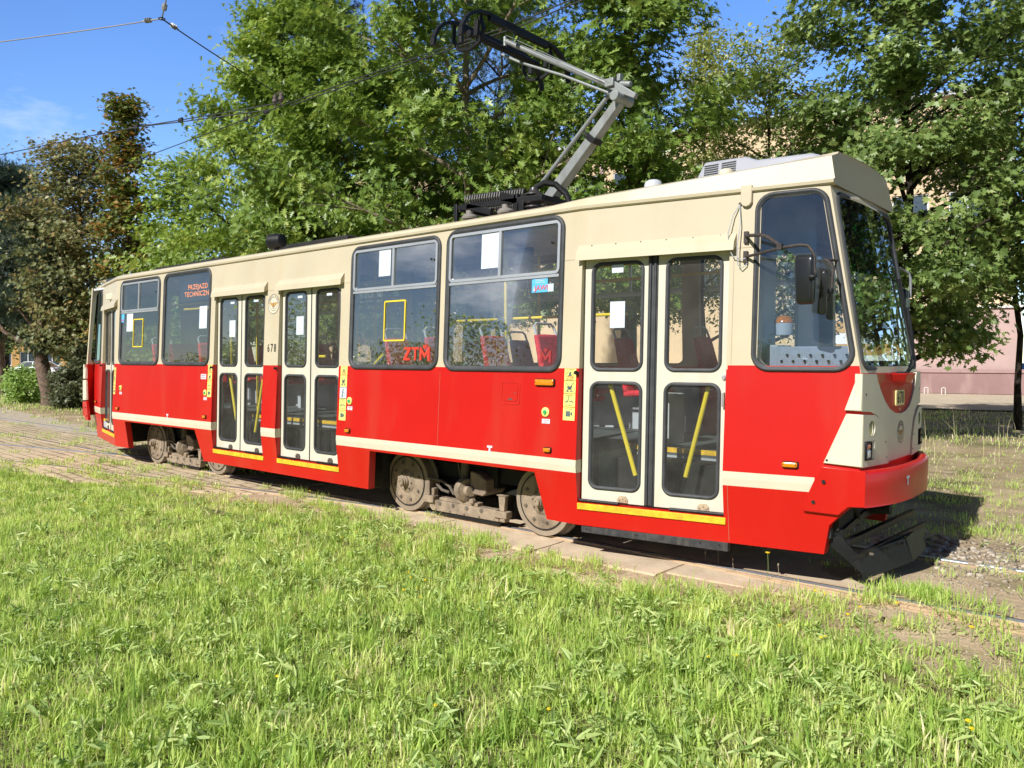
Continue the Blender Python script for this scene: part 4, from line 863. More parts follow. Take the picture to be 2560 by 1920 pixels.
def seat(x,y,d=1):
    """one moulded seat: red shell, grey grab hoop"""
    mb=MB(); mb.hexa([Vector(p) for p in [(x,y-.2,1.26),(x+d*.42,y-.2,1.29),(x+d*.42,y+.2,1.29),(x,y+.2,1.26),(x,y-.2,1.33),(x+d*.42,y-.2,1.35),(x+d*.42,y+.2,1.35),(x,y+.2,1.33)]])
    mb.hexa([Vector(p) for p in [(x-d*.0,y-.2,1.30),(x+d*.07,y-.2,1.30),(x+d*.07,y+.2,1.30),(x-d*.0,y+.2,1.30),(x-d*.15,y-.17,1.90),(x-d*.10,y-.17,1.90),(x-d*.10,y+.17,1.90),(x-d*.15,y+.17,1.90)]]); s=mb.build('seat',SEAT,TR,bevel=.025)
    mb=MB(); mb.tube([Vector((x-d*.10,y-.15,1.84)),Vector((x-d*.15,y-.15,1.97)),Vector((x-d*.155,y-.11,2.0)),Vector((x-d*.155,y+.11,2.0)),Vector((x-d*.15,y+.15,1.97)),Vector((x-d*.10,y+.15,1.84))],.013,8); mb.build('grab_hoop',GREY,s)
    mb=MB(); mb.box(x+d*.15-.04,x+d*.15+.04,y-.05,y+.05,.88,1.28); mb.build('seat_leg',GREY,s)
for x in (-1.02,-.38,.42,1.10): seat(x,.42)
for x in (-6.6,-5.9,-5.15): seat(x,.42)
for x in (-6.9,-6.15,-5.4,-4.65,-3.2,-2.4,-1.3,-.55,.2,.95,1.9): seat(x,1.98)
mb=MB()
for yy in (.62,1.78): mb.tube([(-7.4,yy,2.52),(2.6,yy,2.52)],.017,8)
for x,y in ((-7.0,.62),(-5.0,.62),(-4.45,.7),(-3.2,.7),(-1.75,.62),(-.62,.62),(.30,.62),(1.35,.62),(-6.2,1.78),(-4.0,1.78),(-2.0,1.78),(-.2,1.78),(1.4,1.78),(2.7,1.0)): mb.tube([(x,y,1.3 if abs(x-.3)<.1 else .88),(x,y,2.9)],.017,8)
mb.tube([(-5.75,.30,2.40),(-4.7,.30,2.40)],.017,8); mb.tube([(-1.0,1.0,2.1),(1.5,1.0,2.1)],.015,8)
mb.tube([(-1.63,.35,1.25),(-1.40,.33,1.62),(-1.28,.35,1.72)],.019,8)
mb.tube([(-2.75,.40,1.70),(-2.42,.40,1.70)],.017,8)
mb.tube([(-2.10,.42,1.0),(-2.08,.42,1.66),(-2.03,.42,1.71),(-1.7,.42,1.71)],.019,8); mb.tube([(-2.16,.40,1.60),(-2.05,.40,1.78),(-1.85,.40,1.84),(-1.83,.40,1.88),(-2.1,.42,1.90)],.017,8)
mb.tube([(-2.08,.42,.60),(-2.08,.42,1.5)],.019,8)
mb.build('grab_rails',YEL,TR)
mb=MB(); mb.box(.55,.72,.50,.56,2.35,2.75); mb.box(-.95,-.85,.50,.60,2.3,2.7); mb.box(.22,.30,.58,.66,1.95,2.08); mb.build('ticket_validator',mat('validator_blue',(.04,.07,.12),.4),TR,bevel=.01)
mb=MB(); mb.box(-2.0,-1.72,.62,1.0,.88,1.15); mb.box(1.75,1.95,1.0,1.3,.88,1.35); mb.build('heater_box',LGREY,TR,bevel=.01)

# --- cream mask, headlamp pods, red shield, bumper
def mx(y): return 3.862-.05*((y-1.2)/.79)**2
def MFn(sg=1):
    def f(y,z,off):
        x=mx(y)-off; return Vector((x if sg>0 else -6-x,y,z))
    return f
def front_set(sg):
    X=lambda p: Vector((p[0] if sg>0 else -6-p[0],p[1],p[2])); M_=MFn(sg)
    yc=.405
    arc=[(yc,1.302),(.56,1.292),(.665,1.262),(.775,1.194),(.815,1.12),(.862,1.03),(.882,.905)]
    arcR=[(2.4-y,z) for y,z in arc][::-1]
    sh=[(.645,1.562),(.68,1.50),(.74,1.43),(.82,1.36),(.92,1.30),(1.05,1.262),(1.2,1.25)]; shR=[(2.4-y,z) for y,z in sh[:-1]][::-1]
    out=[(yc,1.566)]+arc+arcR+[(2.4-yc,1.566)]; hole=rpoly([(.9,.9),(1.,.9),(1.,1.),(.9,1.)],.01,0)
    # outline runs top-left -> down -> right; the shield is cut out of the top edge
    out=[(yc,1.566)]+arc+arcR+[(2.4-yc,1.566)]+[(2.4-y,z) for y,z in sh[:-1]]+sh[::-1]
    cutsY=[(0,.5+.14*i) for i in range(11)]
    mk=panel('front_mask',out,[],cutsY,M_,.05,[MASK],lambda y,z:0,TR,smooth=True)
    # side returns of the mask
    for s in (0,1):
        my=(lambda y:y) if s==0 else (lambda y:2.4-y)
        pts=[(3.785,.419,1.566),(3.699,.388,1.306)]; 
        c0=(mx(yc),yc,1.566); c1=(mx(yc),yc-.012,1.304)
        def q(p): return X((p[0],my(p[1]),p[2]))
        mb=MB(); mb.add([q((3.775,yw(1.56,3.775)-.022,1.566)),q((3.695,yw(1.3,3.695)-.03,1.306)),q((mx(yc),yc-.010,1.304)),q((mx(yc),yc-.002,1.566)),
                         q((3.775,yw(1.56,3.775)+.02,1.566)),q((3.695,yw(1.3,3.695)+.02,1.306)),q((mx(yc)-.02,yc+.04,1.304)),q((mx(yc)-.02,yc+.04,1.566))],
                        [(0,1,2,3),(0,4,5,1),(1,5,6,2),(3,2,6,7),(0,3,7,4),(4,7,6,5)])
        mb.build('mask_corner',MASK,TR,bevel=.006)
        # headlamp pod
        pod=[(.398,.907),(.872,.897),(.852,1.02),(.805,1.11),(.765,1.175),(.685,1.232),(.60,1.268),(.398,1.279)]
        pod=[(my(y),z) for y,z in pod]
        hl_=[(my(.545)+.056*math.cos(a),1.175+.056*math.sin(a)) for a in np.linspace(0,2*math.pi,20,endpoint=False)]
        il=rpoly([(min(my(.425),my(.60)),.950),(max(my(.425),my(.60)),.950),(max(my(.425),my(.60)),1.088),(min(my(.425),my(.60)),1.088)],.014,0,4)
        pd=panel('headlamp_pod',pod,[hl_,il],[(0,my(.5)),(0,my(.64)),(0,my(.76))],lambda y,z,o:M_(y,z,o-.012),.05,[MASK],lambda y,z:0,TR,smooth=True)
        mb=MB(); mb.add([q((3.565,yw(.92,3.565)-.02,.922)),q((mx(.4)+.012,.389,.907)),q((mx(.4)+.012,.394,1.279)),q((3.705,yw(1.28,3.705)-.02,1.281)),
                         q((3.565,yw(.92,3.565)+.02,.922)),q((mx(.4)-.02,.44,.907)),q((mx(.4)-.02,.44,1.279)),q((3.705,yw(1.28,3.705)+.02,1.281))],
                        [(0,1,2,3),(0,4,5,1),(1,5,6,2),(3,2,6,7),(0,3,7,4),(4,7,6,5)]); mb.build('pod_side',MASK,pd,bevel=.006)
        c=M_(my(.545),1.175,0); ax=Vector((sg,0,0))
        mb=MB(); mb.lathe(c-ax*.06,ax,[(0,.004),(.015,.035),(.045,.052),(.062,.057),(.068,.054)],24); mb.build('headlamp',CHR,pd,ang=60)
        mb=MB(); mb.lathe(c-ax*.012,ax,[(0,.050),(.008,.047),(.014,.03),(.017,.002)],24); mb.build('lens',LENS,pd,ang=60)
        mb=MB(); yy0,yy1=min(my(.432),my(.53)),max(my(.432),my(.53))
        fnn=lambda y,z,o:M_(y,z,o)
        mb.loops([[fnn(y,z,o) for y,z in rpoly([(yy0,.953),(yy1,.953),(yy1,1.085),(yy0,1.085)],.012,i,4)] for i,o in ((0,.04),(0,-.022),(.010,-.024),(.012,.0))],fill_last=False); mb.build('lamp_bezel',BLK,pd)
        mb=MB()
        for za,zb,mi in ((.965,1.03,0),(1.03,1.073,1)):
            mb.loops([[fnn(y,z,o) for y,z in rpoly([(yy0+.010,za),(yy1-.010,za),(yy1-.010,zb),(yy0+.010,zb)],.006,i,3)] for i,o in ((0,.02),(0,-.014),(.012,-.022))],mi=mi,fill_last=True)
        mb.build('indicator_lens',[mat('lens_white',(.75,.76,.78),.12,coat=1.),mat('lens_red',(.70,.16,.10),.15,coat=1.)],pd)
        mb=MB(); mb.add([fnn(my(a),z,o) for a,z,o in ((.53,.95,.02),(.60,.955,-.012),(.60,1.085,-.012),(.53,1.088,.02))],[(0,1,2,3)]); mb.build('lamp_recess',MASK,pd)
        mb=MB()
        for a,z in ((.80,1.06),(.83,.945)): mb.lathe(M_(my(a),z,-.011),ax,[(0,.007),(.003,.006)],8)
        mb.lathe(M_(my(.47),1.42,.001),ax,[(0,.009),(.003,.008)],8)
        for xx,zz in ((3.66,1.08),(3.59,.945)): mb.lathe(q((xx,yw(zz,xx)-.022,zz)),(0,-1 if s==0 else 1,0),[(0,.009),(.003,.008)],8)
        mb.build('screws',UND,pd)
    # red shield, slightly recessed
    shp=[(.640,1.563)]+[(y-.003 if y<1.2 else y,z-.006) for y,z in sh[1:]]+[(2.4-y+.003,z-.006) for y,z in sh[1:-1]][::-1]+[(1.760,1.563)]
    sd_=panel('front_shield',shp,[],cutsY,lambda y,z,o:M_(y,z,o+.014),.03,[DRED],lambda y,z:0,TR,smooth=True)
    mb=MB(); G=lambda y,z,o:M_(y,z,o)
    mb.add([G(.98,1.562,.012),G(1.42,1.562,.012),G(1.06,1.562,-.075),G(1.34,1.562,-.075),G(1.02,1.50,.012),G(1.38,1.50,.012),G(1.10,1.50,-.055),G(1.30,1.50,-.055),G(1.2,1.452,.012)],
           [(0,1,3,2),(0,2,6,4),(1,5,7,3),(2,3,7,6),(4,6,8),(6,7,8),(5,8,7)]); mb.build('wiper_housing',RED,sd_,bevel=.008)
    mb=MB(); pl=rpoly([(1.085,1.312),(1.315,1.312),(1.315,1.432),(1.085,1.432)],.014,0,4)
    mb.loops([[M_(y,z,o) for y,z in pl] for o in (.012,.004)],fill_last=True); mb.build('number_plate',PLT,sd_,smooth=False)
    mb=MB(); put_text(mb,'678',.105,lambda x,y:M_(1.2+x*.98*sg,1.370+y*1.25,.001),spacing=1.18); mb.build('fleet_number',INK,sd_,smooth=False)
    mb=MB(); mb.lathe(M_(1.2,1.285,.014),(sg,0,0),[(0,.014),(.006,.013),(.01,.006)],12); mb.build('shield_lamp',mat('lens_pink',(.8,.35,.3),.2),sd_)
    if sg>0: emblem(lambda y,z,o:M_(y,z,o),1.2,1.108,.086,mat('emblem_dark',(.035,.028,.022),.5),False)
    # bumper
    pc=[]
    for s in np.linspace(-1,1,25): pc.append((3.845+.145*(1-abs(s)**2.6),1.2+.81*s))
    prof=[(.0,.625),(-.004,.64),(0,.75),(0,.855),(-.010,.876),(-.030,.886),(-.055,.882),(-.075,.862),(-.085,.83),(-.10,.80)]
    rings=[]
    for o,z in prof:
        ring=[]
        for i,(x,y) in enumerate(pc):
            s=(y-1.2)/.81; ring.append(X((x+o,1.2+(y-1.2)*(1+o*.6),z)))
        rings.append(ring)
    mb=MB(); n=len(pc); vs=[v for r in rings for v in r]
    mb.add(vs,[(i*n+k,i*n+k+1,(i+1)*n+k+1,(i+1)*n+k) for i in range(len(rings)-1) for k in range(n-1)])
    ri=[X((x-.04,y*1. if False else 1.2+(y-1.2)*.95,.625)) for x,y in pc]; ro=rings[0]
    mb.add(ri+ro,[(k,k+1,n+k+1,n+k) for k in range(n-1)])
    bp=mb.build('bumper',RED,TR,ang=50)
    mb=MB(); mb.add([X((x-.06,1.2+(y-1.2)*.97,.84)) for x,y in pc]+[X((3.79,1.2+(y-1.2)*.97,.84)) for x,y in pc],[(k,k+1,n+k+1,n+k) for k in range(n-1)]); mb.build('bumper_tray',DRED,bp)
    if sg>0: tmark(lambda y,z,o:Vector((3.847+.145*(1-abs((y-1.2)/.81)**2.6)-o,y,z)),.93,.775,.066,bp)
    for s in (0,1):
        my=(lambda y:y) if s==0 else (lambda y:2.4-y)
        pl=[(3.434,.562),(3.67,.553),(3.735,.618),(3.846,.625),(3.846,.882),(3.566,.900),(3.552,.898),(3.43,.605)]
        mb=MB(); mb.prism(pl,lambda x,z:X((x,my(yw(z,x)-.028),z)),lambda x,z:X((x,my(yw(z,x)+.02),z))); mb.build('bumper_side',RED,bp,bevel=.006)
        mb=MB()
        for xx,zz in ((3.575,.79),(3.505,.635)): mb.lathe(X((xx,my(yw(zz,xx)-.027),zz)),(0,-1 if s==0 else 1,0),[(0,.014),(.004,.014),(.003,.008)],10)
        mb.build('bolts',UND,bp)
front_set(1); front_set(-1)
# lifeguard plough under the front
mb=MB(); A=Vector((3.80,.56,0)); B=Vector((3.93,1.36,0)); Cc=Vector((3.90,1.90,0))
for a,b in ((A,B),(B,Cc)): mb.hexa([a+Vector((0,0,.075)),b+Vector((0,0,.075)),b+Vector((-.012,0,.075)),a+Vector((-.012,0,.075)),a+Vector((-.05,-.03,.255)),b+Vector((-.05,0,.255)),b+Vector((-.062,0,.255)),a+Vector((-.062,-.03,.255))])
lg=mb.build('lifeguard',BLK,TR)
mb=MB(); mb.bar((3.74,.535,.22),(3.62,.50,.38),.035,.05); mb.bar((3.755,.53,.245),(3.87,1.95,.27),.03,.035); mb.bar((3.68,.54,.33),(3.78,1.95,.36),.045,.045); mb.bar((3.64,.50,.40),(3.62,1.95,.56),.05,.05)
mb.hexa([Vector(p) for p in [(3.80,.54,.11),(3.76,.53,.26),(3.56,.47,.40),(3.52,.46,.36),(3.80,.55,.11),(3.76,.54,.26),(3.56,.48,.40),(3.52,.47,.36)]]); mb.bar((3.62,.95,.38),(3.5,.95,.7),.05); mb.bar((3.62,1.5,.45),(3.5,1.5,.7),.05); mb.build('lifeguard_frame',BLK,lg)
mb=MB()
for yy in (.70,.95,1.20): mb.lathe((3.79+(yy-.56)*.16,yy,.235),(1,0,0),[(-.02,.012),(.008,.011)],8)
mb.build('bolts',DUST2,lg)
mb=MB(); mb.box(3.44,3.60,.43,.52,.36,.44); mb.build('timber_block',WOODB,TR,bevel=.01)
mb=MB(); mb.tube([(3.62,1.2,.48),(3.80,1.2,.50)],.045,12); mb.tube([(3.60,.8,.62),(3.66,.85,.48),(3.62,.95,.40)],.02,8); mb.build('coupler',UND,TR)
# timber guard under the front door
mb=MB(); mb.hexa([Vector(p) for p in [(1.65,.052,.195),(2.875,.28,.18),(2.875,.33,.18),(1.65,.10,.195),(1.65,.052,.248),(2.875,.28,.252),(2.875,.33,.252),(1.65,.10,.248)]]); tb=mb.build('timber_guard',WOODB,TR,bevel=.004)
mb=MB()
for x in (1.70,2.14,2.66,2.81): mb.lathe((x,.052+(x-1.65)*.1861-.001,.225),(0,-1,0),[(0,.007),(.003,.006)],8)
mb.build('bolts',INK,tb)

# --- bogies
def bogie(cx):
    for yside,sg in ((.41,-1),(1.99,1)):
        for xw in (-.95,.95):
            c=(cx+xw,yside,.327)
            mb=MB(); mb.lathe(c,(0,-sg,0),[(0,.318),(-.0,.327),(.105,.33),(.112,.352),(.135,.355),(.14,.30),(.14,.06)],48)
            wl=mb.build('wheel',mat('wheel_tyre',(.27,.215,.155),.6,var=.12,vscale=6,bump=.1),TR)
            mb=MB(); mb.lathe((c[0],yside+sg*.0-(-sg)*.0,c[2]),(0,sg,0),[(-.004,.262),(.006,.262),(.010,.255),(.012,.13),(.03,.11),(.034,.08)],40); mb.build('wheel_disc',DUST,wl)
            mb=MB(); mb.lathe(c,(0,sg,0),[(.006,.275),(.008,.275),(.008,.262),(.004,.262)],40); mb.build('rim_groove',UND,wl)
            mb=MB()
            for k in range(8):
                an=k*math.pi/4+.3; rr=.205; p=(c[0]+rr*math.cos(an),yside+sg*.010,c[2]+rr*math.sin(an)); mb.lathe(p,(0,sg,0),[(0,.017),(.012,.017),(.014,.012)],6 if k%2 else 12)
            for k in range(8):
                an=k*math.pi/4+.65; rr=.095; p=(c[0]+rr*math.cos(an),yside+sg*.02,c[2]+rr*math.sin(an)); mb.lathe(p,(0,sg,0),[(0,.010),(.022,.010)],6)
            mb.build('wheel_bolts',DUST2,wl)
            mb=MB(); mb.lathe((c[0],yside+sg*.03,c[2]),(0,sg,0),[(0,.060),(.03,.055),(.034,.047),(.052,.047),(.055,.038),(.078,.036),(.080,.018),(.072,.012)],18); mb.build('axle_end',DUST,wl)
        # track brake
        y0,y1=(.405,.50) if sg<0 else (1.90,1.995)
        mb=MB(); mb.prism([(cx-.60,.085),(cx-.56,.052),(cx+.40,.052),(cx+.44,.085),(cx+.44,.165),(cx-.60,.165)],lambda x,z:Vector((x,y0,z)),lambda x,z:Vector((x,y1,z)))
        mb.box(cx-.46,cx+.10,y0+.01,y1,.165,.20); tb=mb.build('track_brake',DUST,TR,bevel=.005)
        mb=MB(); mb.prism([(cx-.57,.046),(cx-.53,.012),(cx+.38,.012),(cx+.42,.046)],lambda x,z:Vector((x,y0+.015,z)),lambda x,z:Vector((x,y1-.01,z))); mb.build('brake_shoe',BLK,tb)
        mb=MB()
        yy=y0 if sg<0 else y1
        for i in range(5):
            mb.lathe((cx-.44+i*.20,yy,.135),(0,sg,0),[(0,.021),(.006,.021),(.007,.014)],14)
        for i in range(5): mb.lathe((cx-.50+i*.21,yy,.068),(0,sg,0),[(0,.010),(.008,.009)],8)
        mb.build('brake_bolts',DUST2,tb)
        mb=MB(); a=(y0-.03,y0+.06) if sg<0 else (y1-.06,y1+.03)
        mb.box(cx-.665,cx-.515,a[0],a[1],.135,.21); mb.box(cx-.64,cx-.59,a[0]+.02,a[1],.21,.40); mb.box(cx-.57,cx-.53,a[0]+.03,a[1],.21,.29)
        mb.box(cx+.35,cx+.52,a[0],a[1],.10,.165); mb.prism([(cx+.405,.165),(cx+.465,.165),(cx+.48,.315),(cx+.39,.315)],lambda x,z:Vector((x,a[0]+.03,z)),lambda x,z:Vector((x,a[1]-.01,z))); mb.box(cx+.375,cx+.495,a[0]+.02,a[1],.315,.325)
        mb.box(cx+.34,cx+.40,a[0]+.02,a[1],.055,.10); mb.box(cx+.43,cx+.49,a[0]+.01,a[1],.06,.10)
        mb.build('brake_bracket',DUST,tb,bevel=.006)
        # motor gear housing and spring drum
        yy=.43 if sg<0 else 1.97; e=1 if sg<0 else -1
        mb=MB(); mb.prism([(cx-.02,.52),(cx+.10,.50),(cx+.20,.44),(cx+.20,.31),(cx+.15,.275),(cx-.02,.285)],lambda x,z:Vector((x,yy,z)),lambda x,z:Vector((x+.0,yy+e*.30,z))); gb=mb.build('gearbox',mat('dusty_red_iron',(.25,.185,.14),.85,var=.3,vscale=8,bump=.3,bscale=40),TR,bevel=.012)
        mb=MB(); mb.lathe((cx+.02,yy-e*.004,.34),(0,sg,0),[(0,.022),(.004,.021)],14); mb.build('gearbox_plug',INK,gb)
        mb=MB(); mb.lathe((cx-.10,yy+e*.02,.315),(1,-.35*e,0),[(-.04,.10),(-.03,.125),(.02,.13),(.05,.115),(.06,.06),(.12,.055)],22); mb.lathe((cx+.03,yy-e*.02,.215),(0,sg,0),[(-.02,.03),(.02,.03),(.03,.018)],12); mb.build('brake_drum',DUST,gb)
        mb=MB(); mb.tube([(cx-.14,yy+e*.05,.40),(cx-.13,yy+e*.05,.60)],.045,14); mb.tube([(cx-.14,yy+e*.05,.41),(cx-.14,yy+e*.05,.43)],.058,14); mb.bar((cx-.24,yy+e*.02,.70),(cx-.17,yy+e*.02,.42),.012); mb.build('damper',DUST2,gb)
        mb=MB(); mb.tube([(cx-.60,yy,.39),(cx-.42,yy,.375),(cx-.32,yy,.33),(cx-.25,yy,.25)],.016,8); mb.tube([(cx-.53,yy+e*.02,.33),(cx-.45,yy+e*.02,.275),(cx-.34,yy+e*.02,.26)],.016,8); mb.tube([(cx-.34,yy+e*.05,.335),(cx-.12,yy+e*.05,.315)],.014,8)
        mb.tube([(cx-.60,yy-e*.0,.40),(cx-.60,yy,.68)],.006,6); mb.build('brake_cables',DUST2,gb)
    mb=MB(); mb.box(cx-1.25,cx+1.25,.60,.72,.40,.55); mb.box(cx-1.25,cx+1.25,1.68,1.80,.40,.55); mb.box(cx-.25,cx+.25,.55,1.85,.35,.62); mb.box(cx-.8,cx-.35,.75,1.65,.15,.55); mb.box(cx+.35,cx+.8,.75,1.65,.15,.55)
    mb.tube([(cx-.95,.45,.327),(cx-.95,1.95,.327)],.06,12); mb.tube([(cx+.95,.45,.327),(cx+.95,1.95,.327)],.06,12)
    mb.box(cx-1.10,cx+1.2,.30,2.1,.70,.82)
    mb.build('bogie_frame',UND,TR)
bogie(0); bogie(-6)

# --- mirrors
def mirror_set():
    mb=MB()
    for z in (2.595,2.445): mb.bar(W(2.975,z-.045,-.012),W(2.975,z+.045,-.012),.035,.02)
    mm=mb.build('mirror_mount',RUST,TR,bevel=.003); s=MB(); 
    mb=MB(); mb.tube([W(2.98,2.60,-.015),(3.05,.24,2.59),(3.16,.17,2.575),(3.23,.14,2.545),(3.335,.10,2.472)],[.013,.013,.014,.015,.012],8)
    mb.tube([W(2.98,2.447,-.015),(3.16,.21,2.45),(3.335,.11,2.458),(3.48,.09,2.463),(3.535,.09,2.452),(3.572,.09,2.40),(3.586,.09,2.24)],.011,8)
    mb.box(3.315,3.35,.08,.12,2.445,2.485); mb.build('mirror_arm',RUST,mm)
    mb=MB(); c=Vector((3.52,.10,2.225)); tl=rpoly([(-.065,-.175),(.055,-.175),(.062,.165),(-.078,.175)],.025,0,5)
    ax=Vector((.92,-.30,0)).normalized()
    def mf(u,v,o): return c+Vector((.90,-.12,0)).normalized()*u+Vector((0,0,1))*v+Vector((.12,.90,0)).normalized()*o
    mb.loops([[mf(a*k,b*k,o) for a,b in tl] for k,o in ((.80,-.036),(.93,-.028),(1,-.008),(1,.02),(.94,.026))],fill_first=True,fill_last=True); mr=mb.build('mirror',mat('mirror_plastic',(.016,.017,.018),.32,var=.2,coat=.2),TR,ang=40)
    mb=MB(); mb.tube([(3.586,.09,2.26),(3.585,.085,2.235)],.016,8); mb.lathe((3.565,.062,2.232),(.6,-.2,0),[(0,.024),(.02,.022),(.035,.012)],12); mb.build('mirror_clamp',BLK,mr)
    # second mirror nearer the windscreen
    mb=MB(); mb.tube([(3.57,.32,2.375),(3.60,.31,2.36),(3.635,.30,2.31),(3.635,.28,2.165)],.010,8); mb.tube([(3.57,.32,2.375),(3.62,.46,2.38)],.010,8); m2=mb.build('mirror_arm',RUST,TR)
    mb=MB(); c2=Vector((3.575,.22,2.15)); t2=rpoly([(-.020,-.165),(.045,-.17),(.048,.13),(.012,.175)],.02,0,5)
    def mf2(u,v,o): return c2+Vector((.95,.3,0)).normalized()*u+Vector((0,0,1))*v+Vector((-.3,.95,0)).normalized()*o
    mb.loops([[mf2(a*k,b*k,o) for a,b in t2] for k,o in ((.85,-.03),(1,-.015),(1,.02))],fill_first=True,fill_last=True); m3=mb.build('mirror',MATS['mirror_plastic'],TR,ang=40)
    mb=MB(); mb.lathe((3.632,.27,2.165),(0,0,-1),[(0,.018),(.02,.022),(.04,.014)],10); mb.tube([(3.63,.27,2.13),(3.615,.27,2.08)],.003,5); mb.build('mirror_clamp',BLK,m3)
    # far side mirror
    mb=MB(); mb.tube([(3.55,1.98,2.49),(3.60,2.20,2.47),(3.635,2.28,2.44),(3.645,2.30,2.39),(3.645,2.30,2.22)],.011,8); mb.build('mirror_arm',mat('arm_grey',(.25,.26,.28),.5),TR)
    mb=MB(); mb.loops([[Vector((3.60+o,2.28+a*k,2.13+b*k)) for a,b in rpoly([(-.07,-.17),(.07,-.17),(.07,.17),(-.07,.17)],.03,0,5)] for k,o in ((.9,.03),(1,.01),(1,-.03))],fill_first=True,fill_last=True); mb.build('mirror',MATS['mirror_plastic'],TR,ang=40)
mirror_set()
# mirror cable loop
mb=MB(); mb.tube([W(2.92,2.85,-.01),W(2.88,2.77,-.03),W(2.85,2.63,-.04),W(2.855,2.52,-.035),W(2.89,2.45,-.03),W(2.95,2.425,-.02),W(2.985,2.44,-.02)],.004,6)
mb.tube([W(2.92,2.85,-.01),W(2.935,2.70,-.03),W(2.925,2.52,-.05),W(2.93,2.39,-.04),W(2.95,2.36,-.03),W(2.985,2.385,-.02),W(2.99,2.41,-.012)],.004,6)
mb.build('mirror_cable',GREY,TR); mb=MB(); mb.lathe(W(2.92,2.855,0),(0,-1,0),[(0,.014),(.012,.012)],10); mb.build('cable_grommet',DUST2,TR)
# rounded cover strap below the gutter
mb=MB(); pl=[(2.93,2.99),(2.93,2.86),(2.945,2.835),(2.972,2.825),(2.998,2.835),(3.012,2.86),(3.012,2.99)]
mb.prism(pl,lambda x,z:W(x,min(z,2.956),-.028)+Vector((0,0,max(0,z-2.956))),lambda x,z:W(x,min(z,2.956),.002)+Vector((0,0,max(0,z-2.956)))); mb.build('gutter_cover',CREAM,TR,bevel=.006)
# panel seams
mb=MB()
for x0,x1,z in ((1.44,1.60,2.52),(-.0+2.90,3.03,2.52),(-3.18,-2.95,2.52),(-1.63,-1.53,2.52)): quad(mb,W,x0,x1,z-.0025,z,-.0015)
for x,z0,z1 in ((2.885,1.63,2.49),(2.885,.26,.70),(-.06,.82,1.54)): quad(mb,W,x-.0012,x+.0012,z0,z1,-.0012)
mb.build('panel_seam',mat('seam',(.30,.20,.12),.7),TR,smooth=False)
# small box at the rear corner under the gutter
mb=MB(); p=W(-9.0,2.72,0); mb.box(-8.28,-8.05,.20,.30,2.66,2.76); mb.build('rear_camera_box',MASK,TR,bevel=.01)
# wiper
mb=MB(); 
def WS(y,z,o=-.03): return EF(y,z,o)
mb.tube([EF(1.20,1.555,-.05),EF(1.30,1.60,-.06),EF(1.55,1.72,-.06),EF(1.72,1.98,-.05),EF(1.74,2.10,-.045)],.010,8); mb.tube([EF(1.24,1.555,-.05),EF(1.45,1.62,-.07),EF(1.70,1.90,-.06)],.006,6)
mb.bar(EF(1.80,1.66,-.022),EF(1.70,2.34,-.022),.02,.014); mb.box(3.80,3.90,1.16,1.24,1.545,1.575); mb.build('wiper',BLK,TR)
# blind, mirror and rail seen through the windscreen
mb=MB()
for i in range(26): 
    z=2.86-i*.016; mb.box(3.40,3.43,.62,1.35,z-.010,z)
mb.build('sun_blind',BLK,TR); mb=MB(); mb.tube([(3.45,.55,2.42),(3.45,1.0,2.33)],.012,8); mb.build('cab_rail',LGREY,TR)

# --- roof equipment
AC=mat('air_con_grey',(.33,.34,.38),.45,var=.05)
pl=[(2.20,3.02),(2.24,3.20),(2.33,3.375),(2.70,3.365),(2.80,3.32),(3.25,3.30),(3.33,3.27),(3.42,3.14),(3.42,3.02)]
mb=MB(); mb.prism(pl,lambda x,z:Vector((x,.86+(z-3.02)*.15,z)),lambda x,z:Vector((x,1.70-(z-3.02)*.15,z))); ac=mb.build('air_conditioner',AC,TR,bevel=.02)
mb=MB()
for cx_ in (2.40,2.56):
    for k in range(6): mb.hexa([Vector((a,.86+(z-3.02)*.15+o,z)) for z,o,a in ((3.235+k*.019,-.004,cx_-.065),(3.235+k*.019,-.004,cx_+.065),(3.235+k*.019,.006,cx_+.065),(3.235+k*.019,.006,cx_-.065),(3.245+k*.019,-.004,cx_-.065),(3.245+k*.019,-.004,cx_+.065),(3.245+k*.019,.006,cx_+.065),(3.245+k*.019,.006,cx_-.065))])
mb.build('air_grille',INK,ac)
mb=MB(); mb.lathe((1.95,.7,3.05),(0,0,1),[(0,.085),(.14,.08),(.175,.07),(.19,.04)],20); mb.build('roof_vent',mat('vent_grey',(.50,.52,.55),.5),TR)
mb=MB(); mb.lathe((2.72,.52,3.08),(0,0,1),[(0,.06),(.09,.055),(.105,.03)],16); mb.build('roof_vent',MASK,TR)
mb=MB(); mb.box(-4.10,-2.45,.75,1.65,3.09,3.225); mb.build('resistor_box',UND,TR,bevel=.02); mb=MB(); mb.box(-7.7,-5.4,.75,1.65,3.09,3.2); mb.build('resistor_box',UND,TR,bevel=.02)
mb=MB(); mb.lathe((-3.62,.50,3.225),(-1,-.25,-.05),[(-.12,.05),(-.10,.085),(0,.10),(.09,.105),(.10,.098),(.095,.09)],20); mb.lathe((-3.62,.50,3.10),(0,0,1),[(-.06,.03),(.06,.03)],10); fl=mb.build('roof_floodlight',BLK,TR); mb=MB(); mb.lathe((-3.712,.477,3.22),(-1,-.25,-.05),[(0,.088),(.003,.07),(.006,.002)],20); mb.build('lens',LENS,fl)

